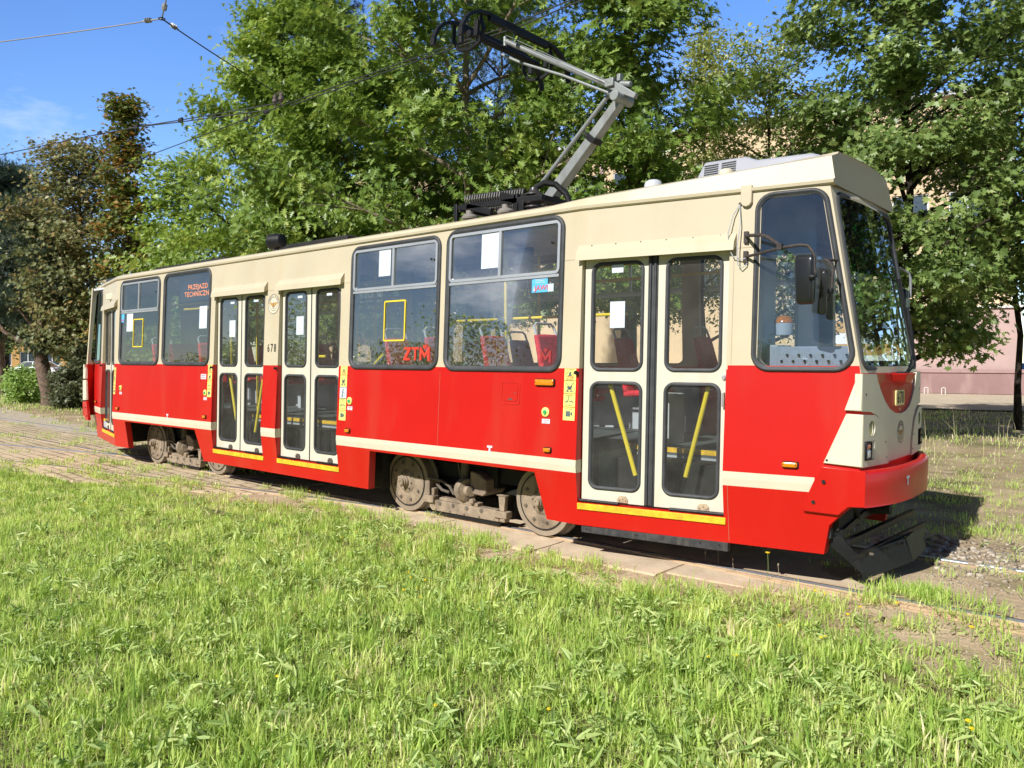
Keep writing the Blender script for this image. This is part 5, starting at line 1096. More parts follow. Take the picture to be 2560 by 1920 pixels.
# --- pantograph
PG=None
mb=MB()
for yy in (.72,1.68):
    mb.bar((-.48,yy,3.30),(.70,yy,3.26),.05,.06)
for xx in (-.42,.62): mb.bar((xx,.72,3.28),(xx,1.68,3.28),.05,.06)
mb.bar((-.48,.70,3.02),(-.48,.70,3.34),.05,.04); mb.bar((-.33,.72,3.30),(.02,.72,3.20),.05,.07); mb.bar((.16,.72,3.34),(.36,.72,3.28),.05,.09); mb.bar((.36,.72,3.34),(.36,.72,3.16),.05,.05); mb.box(.40,.47,.69,.75,3.16,3.26)
mb.bar((.16,1.2,3.42),(.50,1.2,3.34),.10,.08); mb.bar((.45,.9,3.32),(.45,1.5,3.32),.07)
pg=mb.build('pantograph_base',BLK,TR,bevel=.006)
INS=mat('insulator_cap',(.22,.20,.18),.5)
mb=MB()
for xx,yy in ((-.30,.72),(.21,.72),(-.30,1.68),(.6,1.68)):
    mb.lathe((xx,yy,3.13),(0,0,1),[(0,.05),(.03,.05),(.03,.085),(.05,.09),(.075,.07),(.085,.04),(.12,.04)],18)
mb.build('insulator',INS,pg)
mb=MB()
for xx,yy in ((-.27,.74),(.27,.74)): mb.box(xx-.075,xx+.065,yy-.08,yy+.08,3.02,3.145)
mb.build('insulator_box',INK,pg)
mb=MB(); a=Vector((-.40,.78,3.37)); b=Vector((.32,.92,3.37))
for off in (Vector((0,0,0)),Vector((.10,.30,-.05))):
    pts=[]; N=24*8
    for i in range(N+1):
        t=i/N; an=t*24*2*math.pi; d=(b-a); p=a+off+d*t; q=Vector((-d.y,d.x,0)).normalized(); pts.append(p+q*math.cos(an)*.062+Vector((0,0,1))*math.sin(an)*.062)
    mb.tube(pts,.011,6)
mb.build('tension_spring',mat('spring_dark',(.06,.055,.05),.5,var=.2),pg)
mb=MB(); c=(.52,.80,3.12); pr=[(0,.09)]
for k in range(5): z=.02+k*.042; pr+=[(z,.065),(z+.008,.105),(z+.02,.10),(z+.032,.065)]
pr+=[(.24,.05),(.27,.045),(.28,.02)]; mb.lathe(c,(0,0,1),pr,22); mb.build('large_insulator',mat('insulator_brown',(.045,.04,.038),.35,var=.15),pg)
mb=MB(); mb.tube([(.52,.80,3.38),(.60,.86,3.44),(.70,.92,3.42),(.80,.96,3.32),(.86,1.0,3.14)],.032,10); mb.build('power_cable',BLK,pg)
# lower arm (box section), coupling rod, knee, upper arm, head
K=Vector((1.30,1.2,4.30))
mb=MB(); mb.bar((.42,1.2,3.36),(1.28,1.2,4.19),.11,.13,upv=(0,1,0),w2=.085,h2=.10); la=mb.build('pantograph_arm',PANTG,TR,bevel=.008); la['label']='lower box-section arm of the pantograph'
mb=MB(); mb.bar((.95,1.2,3.86),(.985,1.2,3.90),.125,.15,upv=(0,1,0)); mb.tube([(.93,1.13,3.9),(.90,1.12,3.96)],.012,6); mb.build('arm_clamp',BLK,la)
mb=MB(); mb.tube([(.05,1.32,3.44),(1.13,1.27,4.335)],.022,10); mb.build('coupling_rod',PANTG,TR)
mb=MB(); mb.tube([(1.30,1.05,4.21),(1.30,1.35,4.21)],.05,14); mb.bar((1.20,1.2,4.36),(1.46,1.2,4.20),.09,.09,w2=.05,h2=.05); mb.box(1.14,1.24,1.13,1.30,4.34,4.42); mb.box(1.26,1.30,1.16,1.22,4.38,4.45); mb.tube([(1.28,1.2,4.36),(1.40,1.2,4.33)],.03,8); mb.build('pantograph_knee',PANTG,TR,bevel=.006)
mb=MB(); mb.tube([(1.21,1.2,4.345),(-.02,1.2,5.05),(-.20,1.2,5.155)],[.036,.028,.028],12); mb.tube([(-.22,1.2,5.11),(-.22,1.2,5.21)],.02,8); ua=mb.build('pantograph_arm',PANTG,TR); ua['label']='upper tubular arm of the pantograph'
mb=MB(); mb.tube([(1.24,1.2,4.25),(.55,1.22,4.62),(-.02,1.24,4.89),(-.30,1.24,5.05)],.014,8); mb.tube([(1.2,1.13,4.37),(-.15,1.13,5.19)],.003,5); mb.tube([(1.2,1.27,4.37),(-.15,1.27,5.19)],.003,5); mb.build('guide_rod',PANTG,TR)
mb=MB()
def bow(xc):
    ys=[(.30,4.90),(.31,4.98),(.36,5.08),(.44,5.16),(.56,5.215),(.70,5.235)]; f=[(2.4-y,z) for y,z in ys][::-1]
    L_=[Vector((xc,y,z)) for y,z in ys+f]
    for a,b in zip(L_[:-1],L_[1:]):
        mb.bar(a,b,.055,.030)
bow(-.02); bow(-.42)
mb.bar((-.02,.72,5.20),(-.02,1.68,5.20),.05,.05); mb.bar((-.42,.72,5.20),(-.42,1.68,5.20),.05,.05)
hd=mb.build('pantograph_head',BLK,TR); 
mb=MB()
for yy in (.62,1.78):
    hexp=[(-.05,5.20),(.0,5.05),(-.06,4.94),(-.20,4.90),(-.36,4.93),(-.44,5.05),(-.42,5.20)]
    for a,b in zip(hexp[:-1],hexp[1:]): mb.bar((a[0],yy,a[1]),(b[0],yy,b[1]),.03,.03)
    mb.tube([(-.11,yy,5.01),(-.09,yy,5.17)],.032,10); mb.tube([(-.33,yy,4.99),(-.34,yy,5.15)],.032,10); mb.tube([(-.11,yy,4.92),(-.11,yy,5.0)],.012,6)
mb.tube([(-.22,.62,5.07),(-.22,1.78,5.07)],.035,10); mb.build('head_spring_box',BLK,hd)
# ------------------------------------------------------------------ vegetation
def leafshape(kind):
    """half outlines (x across >=0, y along), tip at y=1"""
    if kind=='oak': return [(0,0),(.04,.10),(.36,.02),(.10,.27),(.56,.34),(.11,.47),(.50,.68),(.09,.70),(.22,.92),(0,1.05)]
    if kind=='maple': return [(0,0),(.12,.02),(.42,-.08),(.26,.16),(.60,.38),(.24,.40),(.38,.70),(.13,.64),(0,1)]
    if kind=='oval': return [(0,0),(.24,.18),(.32,.45),(.18,.78),(0,1)]
    if kind=='lance': return [(0,0),(.05,.12),(.11,.45),(.07,.8),(0,1)]
    if kind=='small': return [(0,0),(.30,.35),(.14,.75),(0,1)]
    return [(0,0),(.03,.5),(0,1)]
def leaves(rg,centers,sizes,nrm,kind,fold=.25):
    """centers (n,3), nrm (n,3) leaf normals; returns V,F,counts"""
    n=len(centers); sh=np.array(leafshape(kind)); k=len(sh)
    N=nrm/np.linalg.norm(nrm,axis=1,keepdims=True); r=rg.normal(size=(n,3)); r[:,2]-=.5; T=r-N*np.sum(r*N,1,keepdims=True); T/=np.linalg.norm(T,axis=1,keepdims=True); B=np.cross(N,T)
    s=sizes[:,None,None]
    sx=sh[None,:,0,None]; sy=sh[None,:,1,None]
    curl=-.18*(sy**2)
    base=centers[:,None,:]+s*(sy-.5)*T[:,None,:]+s*curl*N[:,None,:]
    Rt=base+s*sx*(B[:,None,:]*1.+fold*N[:,None,:]); Lf=base+s*sx*(-B[:,None,:]+fold*N[:,None,:])
    V=np.concatenate([Rt,Lf],1).reshape(-1,3); o=(np.arange(n)*2*k)[:,None]
    # right half polygon (0..k-1), left half reversed; both share midrib ends geometrically
    F=np.concatenate([o+np.arange(k)[None,:],o+k+np.arange(k)[None,::-1]],1)
    return V,F.reshape(-1),np.full(2*n,k)
def needle_tufts(rg,centers,dirs,ln,wd,per=12):
    n=len(centers); D_=dirs[:,None,:]+rg.normal(size=(n,per,3))*.75; D_/=np.linalg.norm(D_,axis=2,keepdims=True)
    S_=np.cross(D_,rg.normal(size=(n,per,3))); S_/=np.linalg.norm(S_,axis=2,keepdims=True)
    c=centers[:,None,:]+D_*.02; l=(ln*rg.uniform(.7,1.2,(n,per,1)))
    V=np.stack([c-S_*wd/2,c+S_*wd/2,c+D_*l+S_*wd*.15,c+D_*l-S_*wd*.15],2).reshape(-1,3); m=n*per
    return V,np.arange(m*4),np.full(m,4)
def bez(a,b,c,n): t=np.linspace(0,1,n)[:,None]; return (1-t)**2*a+2*t*(1-t)*b+t*t*c
def tree(name,label,cat,base,H,crown,trunk_r,leaf,size,nleaf,mats,seed,group=None,lean=(0,0),z0=.15,nl=26,shape='round',clump=.42,droop=.15,sub=6,fill=.25,gaps=.0,stub=True,per=40,lim_r=.21,tdark=0,dense_bottom=False):
    """crown=(radius, z of lowest leaves, squash y). limbs grow from the trunk, clumps of leaves sit on their twigs"""
    rg=np.random.default_rng(seed); root=empty(name,base); tag(root,label,cat,group); Rc,zb,_=crown
    mb=MB(); tp=[]; m=9
    for i in range(m):
        t=i/(m-1); tp.append(np.array([lean[0]*t*H+rg.normal()*.012*H*t*(1-t)*2,lean[1]*t*H+rg.normal()*.012*H*t*(1-t)*2,-.1+t*H*.93]))
    mb.tube(tp,[trunk_r*(1.25 if i==0 else 1-.86*(i/(m-1))) for i in range(m)],9)
    cl=[]; cd=[]
    def prof(t):
        if shape=='cone': return max(.10,(1-t)*1.02)
        if shape=='egg': return max(.08,(1-t**1.7))
        if shape=='column': return .55+.45*math.sin(math.pi*min(1,t*1.05))
        if shape=='fan': return .35+.75*min(1,t*1.3) if t<.8 else .9-(t-.8)*2.5
        return math.sin(math.pi*min(1,.14+.80*t))**.65
    for i in range(nl):
        t=(i+rg.uniform(0,.9))/nl; zc=zb+(H-zb)*t; rad=Rc*prof(t)*rg.uniform(.62,1.12)
        az=i*2.39996+rg.uniform(-.5,.5); out=np.array([math.cos(az),math.sin(az),0])
        rise=(.10 if shape=='cone' else .45)*rad*(.4+.9*t); zs=max(z0*H,zc-rise-rg.uniform(0,.12)*H*.3)
        ti=min(.98,zs/(H*.93)); s=np.array([np.interp(ti,np.linspace(0,1,m),[q[k] for q in tp]) for k in range(3)])
        e=np.array([s[0],s[1],0])+out*rad; e[2]=zc-(droop*rad if shape=='cone' else 0)
        mid=(s+e)/2+np.array([0,0,.12*rad*rg.uniform(-.3,1)])+rg.normal(size=3)*.06*rad
        L_=bez(s,mid,e,7); r0=trunk_r*(lim_r*2.6)*(1-.6*t)
        mb.tube(L_,[r0*(1-.8*k/6) for k in range(7)],6,cap=False)
        for j in range(sub):
            f=.30+.70*(j+rg.uniform(0,1))/sub; p=L_[min(6,int(f*6))]+(L_[min(6,int(f*6)+1)]-L_[min(6,int(f*6))])*((f*6)%1)
            d=rg.normal(size=3); d[2]=abs(d[2])*.5-.05; d+=out*.9; d/=np.linalg.norm(d); ln=rad*rg.uniform(.14,.36)+.12; q=p+d*ln
            mb.tube(bez(p,(p+q)/2+np.array([0,0,.05]),q,3),[r0*.30,r0*.2,.004],4,cap=False)
            for g in (.55,1.0): cl.append(p+d*ln*g); cd.append(d)
        cl.append(e); cd.append(out)
    nf=int(len(cl)*fill)
    for _ in range(nf):
        t=rg.uniform(0,1); rad=Rc*prof(t)*math.sqrt(rg.uniform(0,1))*.85; az=rg.uniform(0,2*math.pi); cl.append(np.array([lean[0]*H*t+rad*math.cos(az),lean[1]*H*t+rad*math.sin(az),zb+(H-zb)*t])); cd.append(rg.normal(size=3))
    if dense_bottom:
        for _ in range(60): az=rg.uniform(0,6.28); rad=Rc*.75*math.sqrt(rg.uniform(0,1)); cl.append(np.array([rad*math.cos(az),rad*math.sin(az),rg.uniform(.1,zb+.6)])); cd.append(rg.normal(size=3))
    cl=np.array(cl); cd=np.array(cd)
    mb.build('trunk',mats[1],root,ang=60)
    wgt=rg.uniform(.25,1.,len(cl))**1.3; wgt/=wgt.sum(); idx=rg.choice(len(cl),size=nleaf,p=wgt)
    off=rg.normal(size=(nleaf,3))*clump*np.array([1,1,.55]); pos=cl[idx]+off
    pos[:,2]=np.maximum(pos[:,2],.08)
    ct=rg.uniform(0,1,len(cl))
    # part of the tint runs with height and with the clump, so a tree shows patches
    tint=np.clip(.45*ct[idx]+.55*rg.uniform(0,1,nleaf)+.0,0,1)
    if leaf=='needle':
        V,F,cn=needle_tufts(rg,pos,cd[idx]+np.array([0,0,.3]),size,size*.085,per); tint=np.repeat(tint,per)
    else:
        outw=pos-np.array([0,0,zb+(H-zb)*.4]); outw[:,2]*=.3; outw/=np.linalg.norm(outw,axis=1,keepdims=True)
        nr=rg.normal(size=(nleaf,3))*.62+np.array([0,0,.95])+outw*.75; V,F,cn=leaves(rg,pos,size*rg.uniform(.45,1.3,nleaf),nr,leaf); tint=np.repeat(tint,2)
    np_mesh('crown',V,F,mats[0],root,tint=tint,counts=cn)
    return root
BARK=mat('bark',(.085,.062,.045),.95,var=.4,vscale=9,bump=.8,bscale=22,spec=.1); BARKL=mat('pale_bark',(.26,.21,.15),.95,var=.3,vscale=9,bump=.6,bscale=22,spec=.1); BARKP=mat('pine_bark',(.17,.12,.09),.95,var=.4,vscale=10,bump=1.,bscale=16,spec=.1); BARKD=mat('dark_bark',(.035,.028,.022),.95,var=.4,vscale=9,bump=.8,bscale=22,spec=.1)
OAK=leaf_mat('oak_leaves',[(0,(0.073,0.134,0.020)),(.35,(0.145,0.235,0.039)),(.75,(0.242,0.347,0.067)),(1,(0.435,0.493,0.112))],.30,rough=.42,gloss=.5)
OAK2=leaf_mat('young_oak_leaves',[(0,(0.120,0.199,0.031)),(.4,(0.215,0.321,0.056)),(.8,(0.335,0.443,0.089)),(1,(0.550,0.576,0.155))],.30,rough=.42,gloss=.5)
LIN=leaf_mat('light_leaves',[(0,(0.189,0.252,0.066)),(.5,(0.366,0.426,0.131)),(.85,(0.542,0.546,0.197)),(1,(0.684,0.590,0.218))],.30,rough=.42,gloss=.5)
MAP=leaf_mat('maple_leaves',[(0,(0.076,0.132,0.030)),(.45,(0.154,0.233,0.061)),(.8,(0.263,0.355,0.101)),(1,(0.417,0.466,0.172))],.30,rough=.42,gloss=.5)
BRN=leaf_mat('rusty_leaves',[(0,(0.068,0.090,0.030)),(.35,(0.165,0.188,0.068)),(.6,(0.270,0.277,0.112)),(.82,(0.345,0.240,0.090)),(1,(0.465,0.450,0.240))],.28)
MIX=leaf_mat('turning_leaves',[(0,(0.064,0.104,0.024)),(.4,(0.136,0.192,0.040)),(.6,(0.256,0.256,0.072)),(.8,(0.368,0.208,0.048)),(1,(0.352,0.136,0.040))],.3)
PIN=leaf_mat('pine_needles',[(0,(.03,.055,.035)),(.6,(.07,.11,.065)),(1,(.14,.18,.10))],.1,rough=.6)
SPR=leaf_mat('spruce_needles',[(0,(.025,.04,.035)),(.6,(.05,.075,.065)),(1,(.10,.13,.11))],.1,rough=.6)
IVY=leaf_mat('creeper_leaves',[(0,(.05,.07,.03)),(.5,(.12,.14,.07)),(1,(.30,.31,.17))],.22)
BSH=leaf_mat('bright_leaves',[(0,(.18,.30,.07)),(.5,(.32,.46,.13)),(1,(.48,.60,.24))],.4)
def at(px,depth,z=-.08): return cam_pt(px,depth,z)
Gt='broad-leaved trees behind the tram'
tree('oak_tree','tall bright green oak filling the left half of the view behind the tram','tree',at(750,22.5),13.4,(4.1,2.6,1),.20,'oak',.16,50000,(OAK2,BARK),11,Gt,nl=50,shape='egg',clump=.30,sub=6,fill=.12)
tree('oak_tree','dense green oak between the tallest oak and the grey trunk, behind the floodlight','tree',at(945,20),9.6,(3.1,2.4,1),.14,'oak',.155,24000,(OAK,BARK),12,Gt,nl=30,shape='round',clump=.30,sub=6,fill=.15)
tree('oak_tree','oak with a bare grey-brown trunk rising beside the pantograph head','tree',at(1165,17.4),14.0,(3.9,2.9,1),.15,'oak',.175,23000,(OAK,BARKL),13,Gt,nl=34,shape='round',clump=.28,sub=6,fill=.08)
tree('oak_tree','oak with large drooping leaves behind the raised pantograph arm','tree',at(1560,16.5),10.4,(2.15,2.8,1),.11,'oak',.175,15000,(OAK,BARK),14,Gt,nl=28,shape='column',clump=.28,sub=5,fill=.15)
tree('linden_tree','slim pale yellow-green tree whose thin tip stands against the sky over the cab','tree',at(1755,21),10.6,(1.7,2.6,1),.09,'small',.115,11500,(LIN,BARK),15,Gt,nl=28,shape='cone',clump=.30,sub=6,droop=-.2,fill=.1)
tree('linden_tree','small-leaved light green tree right above the air conditioner','tree',at(1915,20),10.0,(2.1,2.4,1),.10,'small',.12,14500,(LIN,BARK),16,Gt,nl=30,shape='round',clump=.32,sub=6,fill=.15)
tree('maple_tree','dark maple leaning over the windscreen with a nearly black trunk','tree',at(2270,17.2),11.8,(3.1,2.2,1),.13,'maple',.15,30000,(MAP,BARKD),17,Gt,nl=40,shape='round',clump=.30,sub=6,fill=.12)
tree('maple_tree','slender maple at right with a thin black trunk rising from the shaded grass','tree',(2.45,17.3,-.08),10.5,(2.9,3.3,1),.085,'maple',.14,18000,(MAP,BARKD),18,Gt,nl=30,shape='fan',clump=.34,sub=6,fill=.2,lean=(-.035,0),z0=.27)
tree('maple_tree','big maple hanging in from beyond the right edge of the picture','tree',(8.6,13.2,-.08),13.5,(5.2,4.3,1),.22,'maple',.15,34000,(MAP,BARKD),19,Gt,nl=44,shape='round',clump=.42,sub=7,fill=.2)
tree('spruce_tree','tall bluish spruce with hanging twigs showing above the oaks','tree',at(840,33),21,(3.4,5,1),.22,'needle',.16,9000,(SPR,BARKD),20,'conifers',nl=60,shape='cone',clump=.30,sub=7,droop=.5,per=16)
tree('pine_tree','dark pine half hidden behind the oaks to the right of the grey trunk','tree',at(1250,27),14.5,(3.0,3.2,1),.16,'needle',.15,8000,(PIN,BARKD),21,'conifers',nl=44,shape='round',clump=.34,sub=6,per=16)
tree('pine_tree','dark blue-green pine at the left edge of the picture','tree',at(5,37),10.8,(3.3,3.0,1),.2,'needle',.22,15000,(PIN,BARKP),22,'conifers',nl=46,shape='round',clump=.40,sub=6,per=16)
Gl='trees beyond the rear of the tram'
tree('maple_tree','brown and olive leaved maple standing in dense creeper at far left','tree',at(205,29.5),9.9,(2.2,2.0,1),.15,'maple',.16,17000,(BRN,BARK),23,Gl,nl=36,shape='round',clump=.36,sub=6,fill=.15)
tree('maple_tree','maple with orange and green leaves and a slim spire against the sky','tree',at(322,28),11.2,(1.75,1.6,1),.12,'maple',.16,11000,(MIX,BARK),24,Gl,nl=34,shape='cone',clump=.25,sub=6,droop=-.25,fill=.1)
tree('maple_tree','green maple filling the gap right behind the rear roof corner','tree',at(475,27),8.6,(1.6,1.2,1),.1,'maple',.16,12500,(OAK2,BARK),25,Gl,nl=30,shape='round',clump=.38,sub=6,fill=.2)
tree('linden_tree','green tree with a thick dark trunk before the ochre building','tree',at(14,60),9.5,(3.4,2.6,1),.30,'oval',.22,7000,(MAP,BARKD),26,Gl,nl=30,shape='round',clump=.6,sub=5)
# leaning pine with a stout scaly trunk and one long bare limb
root=empty('leaning_pine',at(118,28.6)); tag(root,'stout scaly leaning pine trunk with one long bare limb beside the green bush','tree')
r3=rt2; mb=MB()
def lp(a,b_,z): v=r3*a+fw2*b_; return Vector((v.x,v.y,z))
mb.tube([lp(.12,0,-.1),lp(.05,0,.5),lp(-.12,0,1.2),lp(-.32,.1,2.0),lp(-.30,.1,2.7),lp(-.1,.2,4.2),lp(.1,.3,6.5)],[.34,.27,.25,.22,.15,.12,.05],12)
mb.tube([lp(-.32,.1,2.05),lp(-.9,.0,2.35),lp(-1.5,-.1,2.75),lp(-1.9,-.1,3.5)],[.13,.09,.07,.03],8); mb.tube([lp(-.3,.1,2.6),lp(-1.0,.1,3.5),lp(-1.7,0,3.7)],[.07,.05,.02],6)
mb.build('trunk',BARKP,root,ang=60)
rg=np.random.default_rng(77); cs=[];
for _ in range(2600):
    k=rg.integers(0,5); c=[lp(-.15,0,2.25),lp(.1,0,5.4),lp(-1.8,0,3.7),lp(.5,.2,4.4),lp(-.5,.2,6.3)][k]; cs.append(np.array(c)+rg.normal(size=3)*np.array([.45,.45,.30])*(.55 if k==0 else 1))
V,F,cn=needle_tufts(rg,np.array(cs),rg.normal(size=(len(cs),3)),.16,.013,14); np_mesh('crown',V,F,PIN,root,tint=rg.uniform(0,1,len(cn)),counts=cn)
def bush(name,label,base,rx,rz,leaf,size,n,m,seed,stems=7):
    rg=np.random.default_rng(seed); root=empty(name,base); tag(root,label,'bush'); mb=MB()
    for i in range(stems): a=rg.uniform(0,6.28); mb.tube([(0.05*math.cos(a),.05*math.sin(a),-.1),(rx*.3*math.cos(a),rx*.3*math.sin(a),rz*.6),(rx*.7*math.cos(a),rx*.7*math.sin(a),rz*1.3)],[.02,.015,.005],5)
    mb.build('stem',BARK,root)
    k=int(n/28)+4; cc=rg.normal(size=(k,3)); cc/=np.linalg.norm(cc,axis=1,keepdims=True); cc*=rg.uniform(.35,1,(k,1))**.5; cc=cc*np.array([rx,rx,rz])+np.array([0,0,rz*.85]); idx=rg.integers(0,k,n)
    pos=cc[idx]+rg.normal(size=(n,3))*.13; pos[:,2]=np.maximum(pos[:,2],.02); V,F,cn=leaves(rg,pos,size*rg.uniform(.6,1.2,n),rg.normal(size=(n,3))*.6+np.array([0,0,.8])+pos*.3,leaf)
    np_mesh('foliage',V,F,m,root,tint=np.repeat(np.clip(rg.uniform(0,1,k)[idx]*.5+rg.uniform(0,.5,n),0,1),2),counts=cn); return root
bush('bush','bright green leafy bush in front of the white car',at(66,30),.72,.78,'oval',.15,2600,BSH,41)
bush('bush','dark creeper-covered shrub at the foot of the brown maple next to the tram rear',at(192,27.2),.85,.85,'maple',.15,3200,IVY,42)
bush('bush','upright creeper thicket right beside the tram rear corner',at(240,28.2),.75,1.5,'maple',.15,2800,IVY,43)
bush('bush','low green undergrowth below the maples beyond the windscreen',at(2150,20),1.1,.5,'oval',.1,1500,MAP,44)
# woodland behind the photographer, what the window panes mirror
rg=np.random.default_rng(99); n=90000; xw=rg.uniform(-95,22,n); hgt=4.2+2.2*np.sin(xw*.23)+1.3*np.sin(xw*.61+1)+np.where(np.abs((xw+47)%31-6)<1.3,4,0); zc=rg.uniform(0,1,n)**.8*hgt; yc=-44+3*rg.normal(size=n)+2*np.sin(xw*.3)
pos=np.stack([xw,yc,zc+.1],1); V,F,cn=leaves(rg,pos,rg.uniform(.22,.45,n),rg.normal(size=(n,3)),'small'); V2,F2,cn2=leaves(rg,np.stack([rg.uniform(3.8,36,22000),31+3*rg.normal(size=22000),rg.uniform(0,12,22000)],1),rg.uniform(.25,.5,22000),rg.normal(size=(22000,3)),'small'); F=np.concatenate([F,F2+len(V)]); V=np.concatenate([V,V2]); cn=np.concatenate([cn,cn2]); n+=22000; o=np_mesh('woodland',V,F,MAP,None,tint=np.repeat(rg.uniform(0,1,n),2),counts=cn); tag(o,'line of dark trees mirrored in the tram windows','woodland',None,'stuff')

# ------------------------------------------------------------------ grass
GRS=leaf_mat('grass_blades',[(0,(.18,.31,.055)),(.35,(.39,.55,.12)),(.62,(.60,.72,.21)),(.80,(.70,.76,.31)),(.86,(.74,.65,.38)),(1,(.88,.80,.54))],.38,rough=.5,gloss=.3)
WED=leaf_mat('weed_leaves',[(0,(.20,.32,.08)),(.5,(.38,.50,.15)),(1,(.60,.68,.28))],.3,rough=.45,gloss=.35)
def gz(x,y):
    z=-.065+.05*(fbm(x*.9,y*.9,21)-.5)+.03*(fbm(x*3.1,y*3.1,22)-.5); return np.where((y>-.9)&(y<3)&(x<14),np.where((y>.1)&(y<2.1),-.020,-.030)+.25*(z+.065),z)
def blades(rg,x,y,h,wd,lean=.45,zoff=0.,seg=2):
    n=len(x); z=gz(x,y)+zoff; az=rg.uniform(0,2*math.pi,n); bend=np.abs(rg.normal(size=n))*lean*h; dx=np.cos(az); dy=np.sin(az)
    # face the blade sideways to its bend, with random twist
    tw=az+math.pi/2+rg.normal(size=n)*.6; sx=np.cos(tw)*wd/2; sy=np.sin(tw)*wd/2; hh=np.sqrt(np.maximum(h*h-bend*bend*.8,(.3*h)**2))
    def P(f,wf): 
        bx=bend*f*f; return np.stack([x+dx*bx-sx*wf,y+dy*bx-sy*wf,z+hh*(f-.15*f*f*(bend/h))],1),np.stack([x+dx*bx+sx*wf,y+dy*bx+sy*wf,z+hh*(f-.15*f*f*(bend/h))],1)
    a0,a1=P(0,.8); b0,b1=P(.5,1.); c0,_=P(1.,0.)
    V=np.stack([a0,a1,b1,b0,c0],1).reshape(-1,3); o=(np.arange(n)*5)[:,None]
    F=np.concatenate([o+np.array([[0,1,2,3]]),o+np.array([[3,2,4]])],1).reshape(-1); cn=np.tile([4,3],n); return V,F,cn
rg=np.random.default_rng(4)
def sample(n,x0,x1,y0,y1,thr=None):
    x=rg.uniform(x0,x1,n); y=rg.uniform(y0,y1,n); g=grassy(x,y); k=rg.uniform(0,1,n)<g**1.2; return x[k],y[k]
parts=[]
def addb(x,y,h,wd,lean,tb,ts,zoff=0):
    V,F,cn=blades(rg,x,y,h,wd,lean,zoff); t=np.clip(tb+ts*rg.normal(size=len(x)),0,1); parts.append((V,F,cn,np.repeat(t,2)))
# short turf, denser close to the camera
for n_,x0,x1,y0,y1,wd,hm in ((170000,-1.2,7.2,-4.3,.2,.0042,.055),(95000,-8,-1.2,-3.6,.3,.0055,.055),(34000,-16,-8,-3.9,-1.0,.010,.09),(14000,7.2,11,-4.3,1,.008,.08),(14000,-40,-16,-6,-1.5,.02,.10)):
    x,y=sample(n_,x0,x1,y0,y1); nn=fbm(x*1.1,y*1.1,51); n5=fbm(x*4.,y*4.,52)
    h=hm*(.45+1.1*nn)*rg.uniform(.5,1.3,len(x)); tb=.46+.5*(n5-.5)-.18*(nn-.5); dry=rg.uniform(0,1,len(x))<(.10+.8*np.clip(.5-nn,0,1)); tb=np.where(dry,.88,tb)
    addb(x,y,h,wd*rg.uniform(.7,1.5,len(x)),.95,tb,.09)
# tufts of longer blades
def tufts(n,x0,x1,y0,y1,hm,wd,per,spread=.05,tb=.42):
    cx,cy=sample(n,x0,x1,y0,y1); k=len(cx); idx=np.repeat(np.arange(k),per); x=cx[idx]+rg.normal(size=k*per)*spread; y=cy[idx]+rg.normal(size=k*per)*spread
    hs=rg.uniform(.55,1.25,k)[idx]; h=hm*hs*rg.uniform(.5,1.2,k*per); addb(x,y,h,wd*rg.uniform(.7,1.4,k*per),.75,np.clip(tb+.24*rg.normal(size=k),.1,.8)[idx],.07)
tufts(2600,-1.2,7,-4.2,-.2,.115,.0075,20,.045,.45); tufts(420,-1.2,7,-4.2,-.3,.17,.0095,22,.035,.38); tufts(1300,-8,-1.2,-3.4,0,.11,.009,18,.05,.45); tufts(260,-16,-8,-3.6,-1.2,.15,.014,18)
# turf beyond the tram and to the left
for n_,x0,x1,y0,y1,wd,hm in ((46000,-4,9,2.4,11.5,.008,.045),(26000,-6,10,11,24,.014,.09),(42000,-34,-12,2.2,14,.018,.11),(14000,-75,-34,5,40,.05,.16)):
    x,y=sample(n_,x0,x1,y0,y1); k=~((y>gedge(x))&(y<2.5)&(x<-3)); x,y=x[k],y[k]; nn=fbm(x*.8,y*.8,53); h=hm*(.4+1.1*nn)*rg.uniform(.4,1.5,len(x)); dry=rg.uniform(0,1,len(x))<.38; addb(x,y,h,wd*rg.uniform(.7,1.4,len(x)),.5,np.where(dry,.9,.42),.1)
# tall dry stalks under the maple
x,y=sample(900,-3,6,6,21); addb(x,y,rg.uniform(.3,.75,len(x)),np.full(len(x),.007),.5,np.full(len(x),.88),.05)
V=np.concatenate([p[0] for p in parts]); off=np.cumsum([0]+[len(p[0]) for p in parts[:-1]]); F=np.concatenate([p[1]+o for p,o in zip(parts,off)]); cn=np.concatenate([p[2] for p in parts]); ti=np.concatenate([p[3] for p in parts])
o=np_mesh('grass',V,F,GRS,None,tint=ti,counts=cn); tag(o,'sunlit uncut grass with dry stems','grass',None,'stuff')
# weeds in the joints of the paving and along the rails
parts=[]; rg=np.random.default_rng(8)
def weedclump(cx,cy,per,hm,wd,spread):
    k=len(cx); idx=np.repeat(np.arange(k),per); x=cx[idx]+rg.normal(size=k*per)*spread; y=cy[idx]+rg.normal(size=k*per)*spread*.7; addb(x,y,hm*rg.uniform(.4,1.2,k*per),wd*rg.uniform(.7,1.4,k*per),.9,np.full(k*per,.45),.16,.03)
def along(pts,n,jit):
    P=np.array(pts); s=rg.uniform(0,len(P)-1.001,n); i=s.astype(int); f=(s-i)[:,None]; q=P[i]*(1-f)+P[i+1]*f; return q[:,0]+rg.normal(size=n)*jit,q[:,1]+rg.normal(size=n)*jit
cx,cy=along([(-3.4,.25),(-2,-.05),(-.8,-.05),(.4,-.15),(1.4,-.2),(2.6,-.35),(3.6,-.3),(5.5,-.2)],120,.12); weedclump(cx,cy,34,.10,.006,.06)
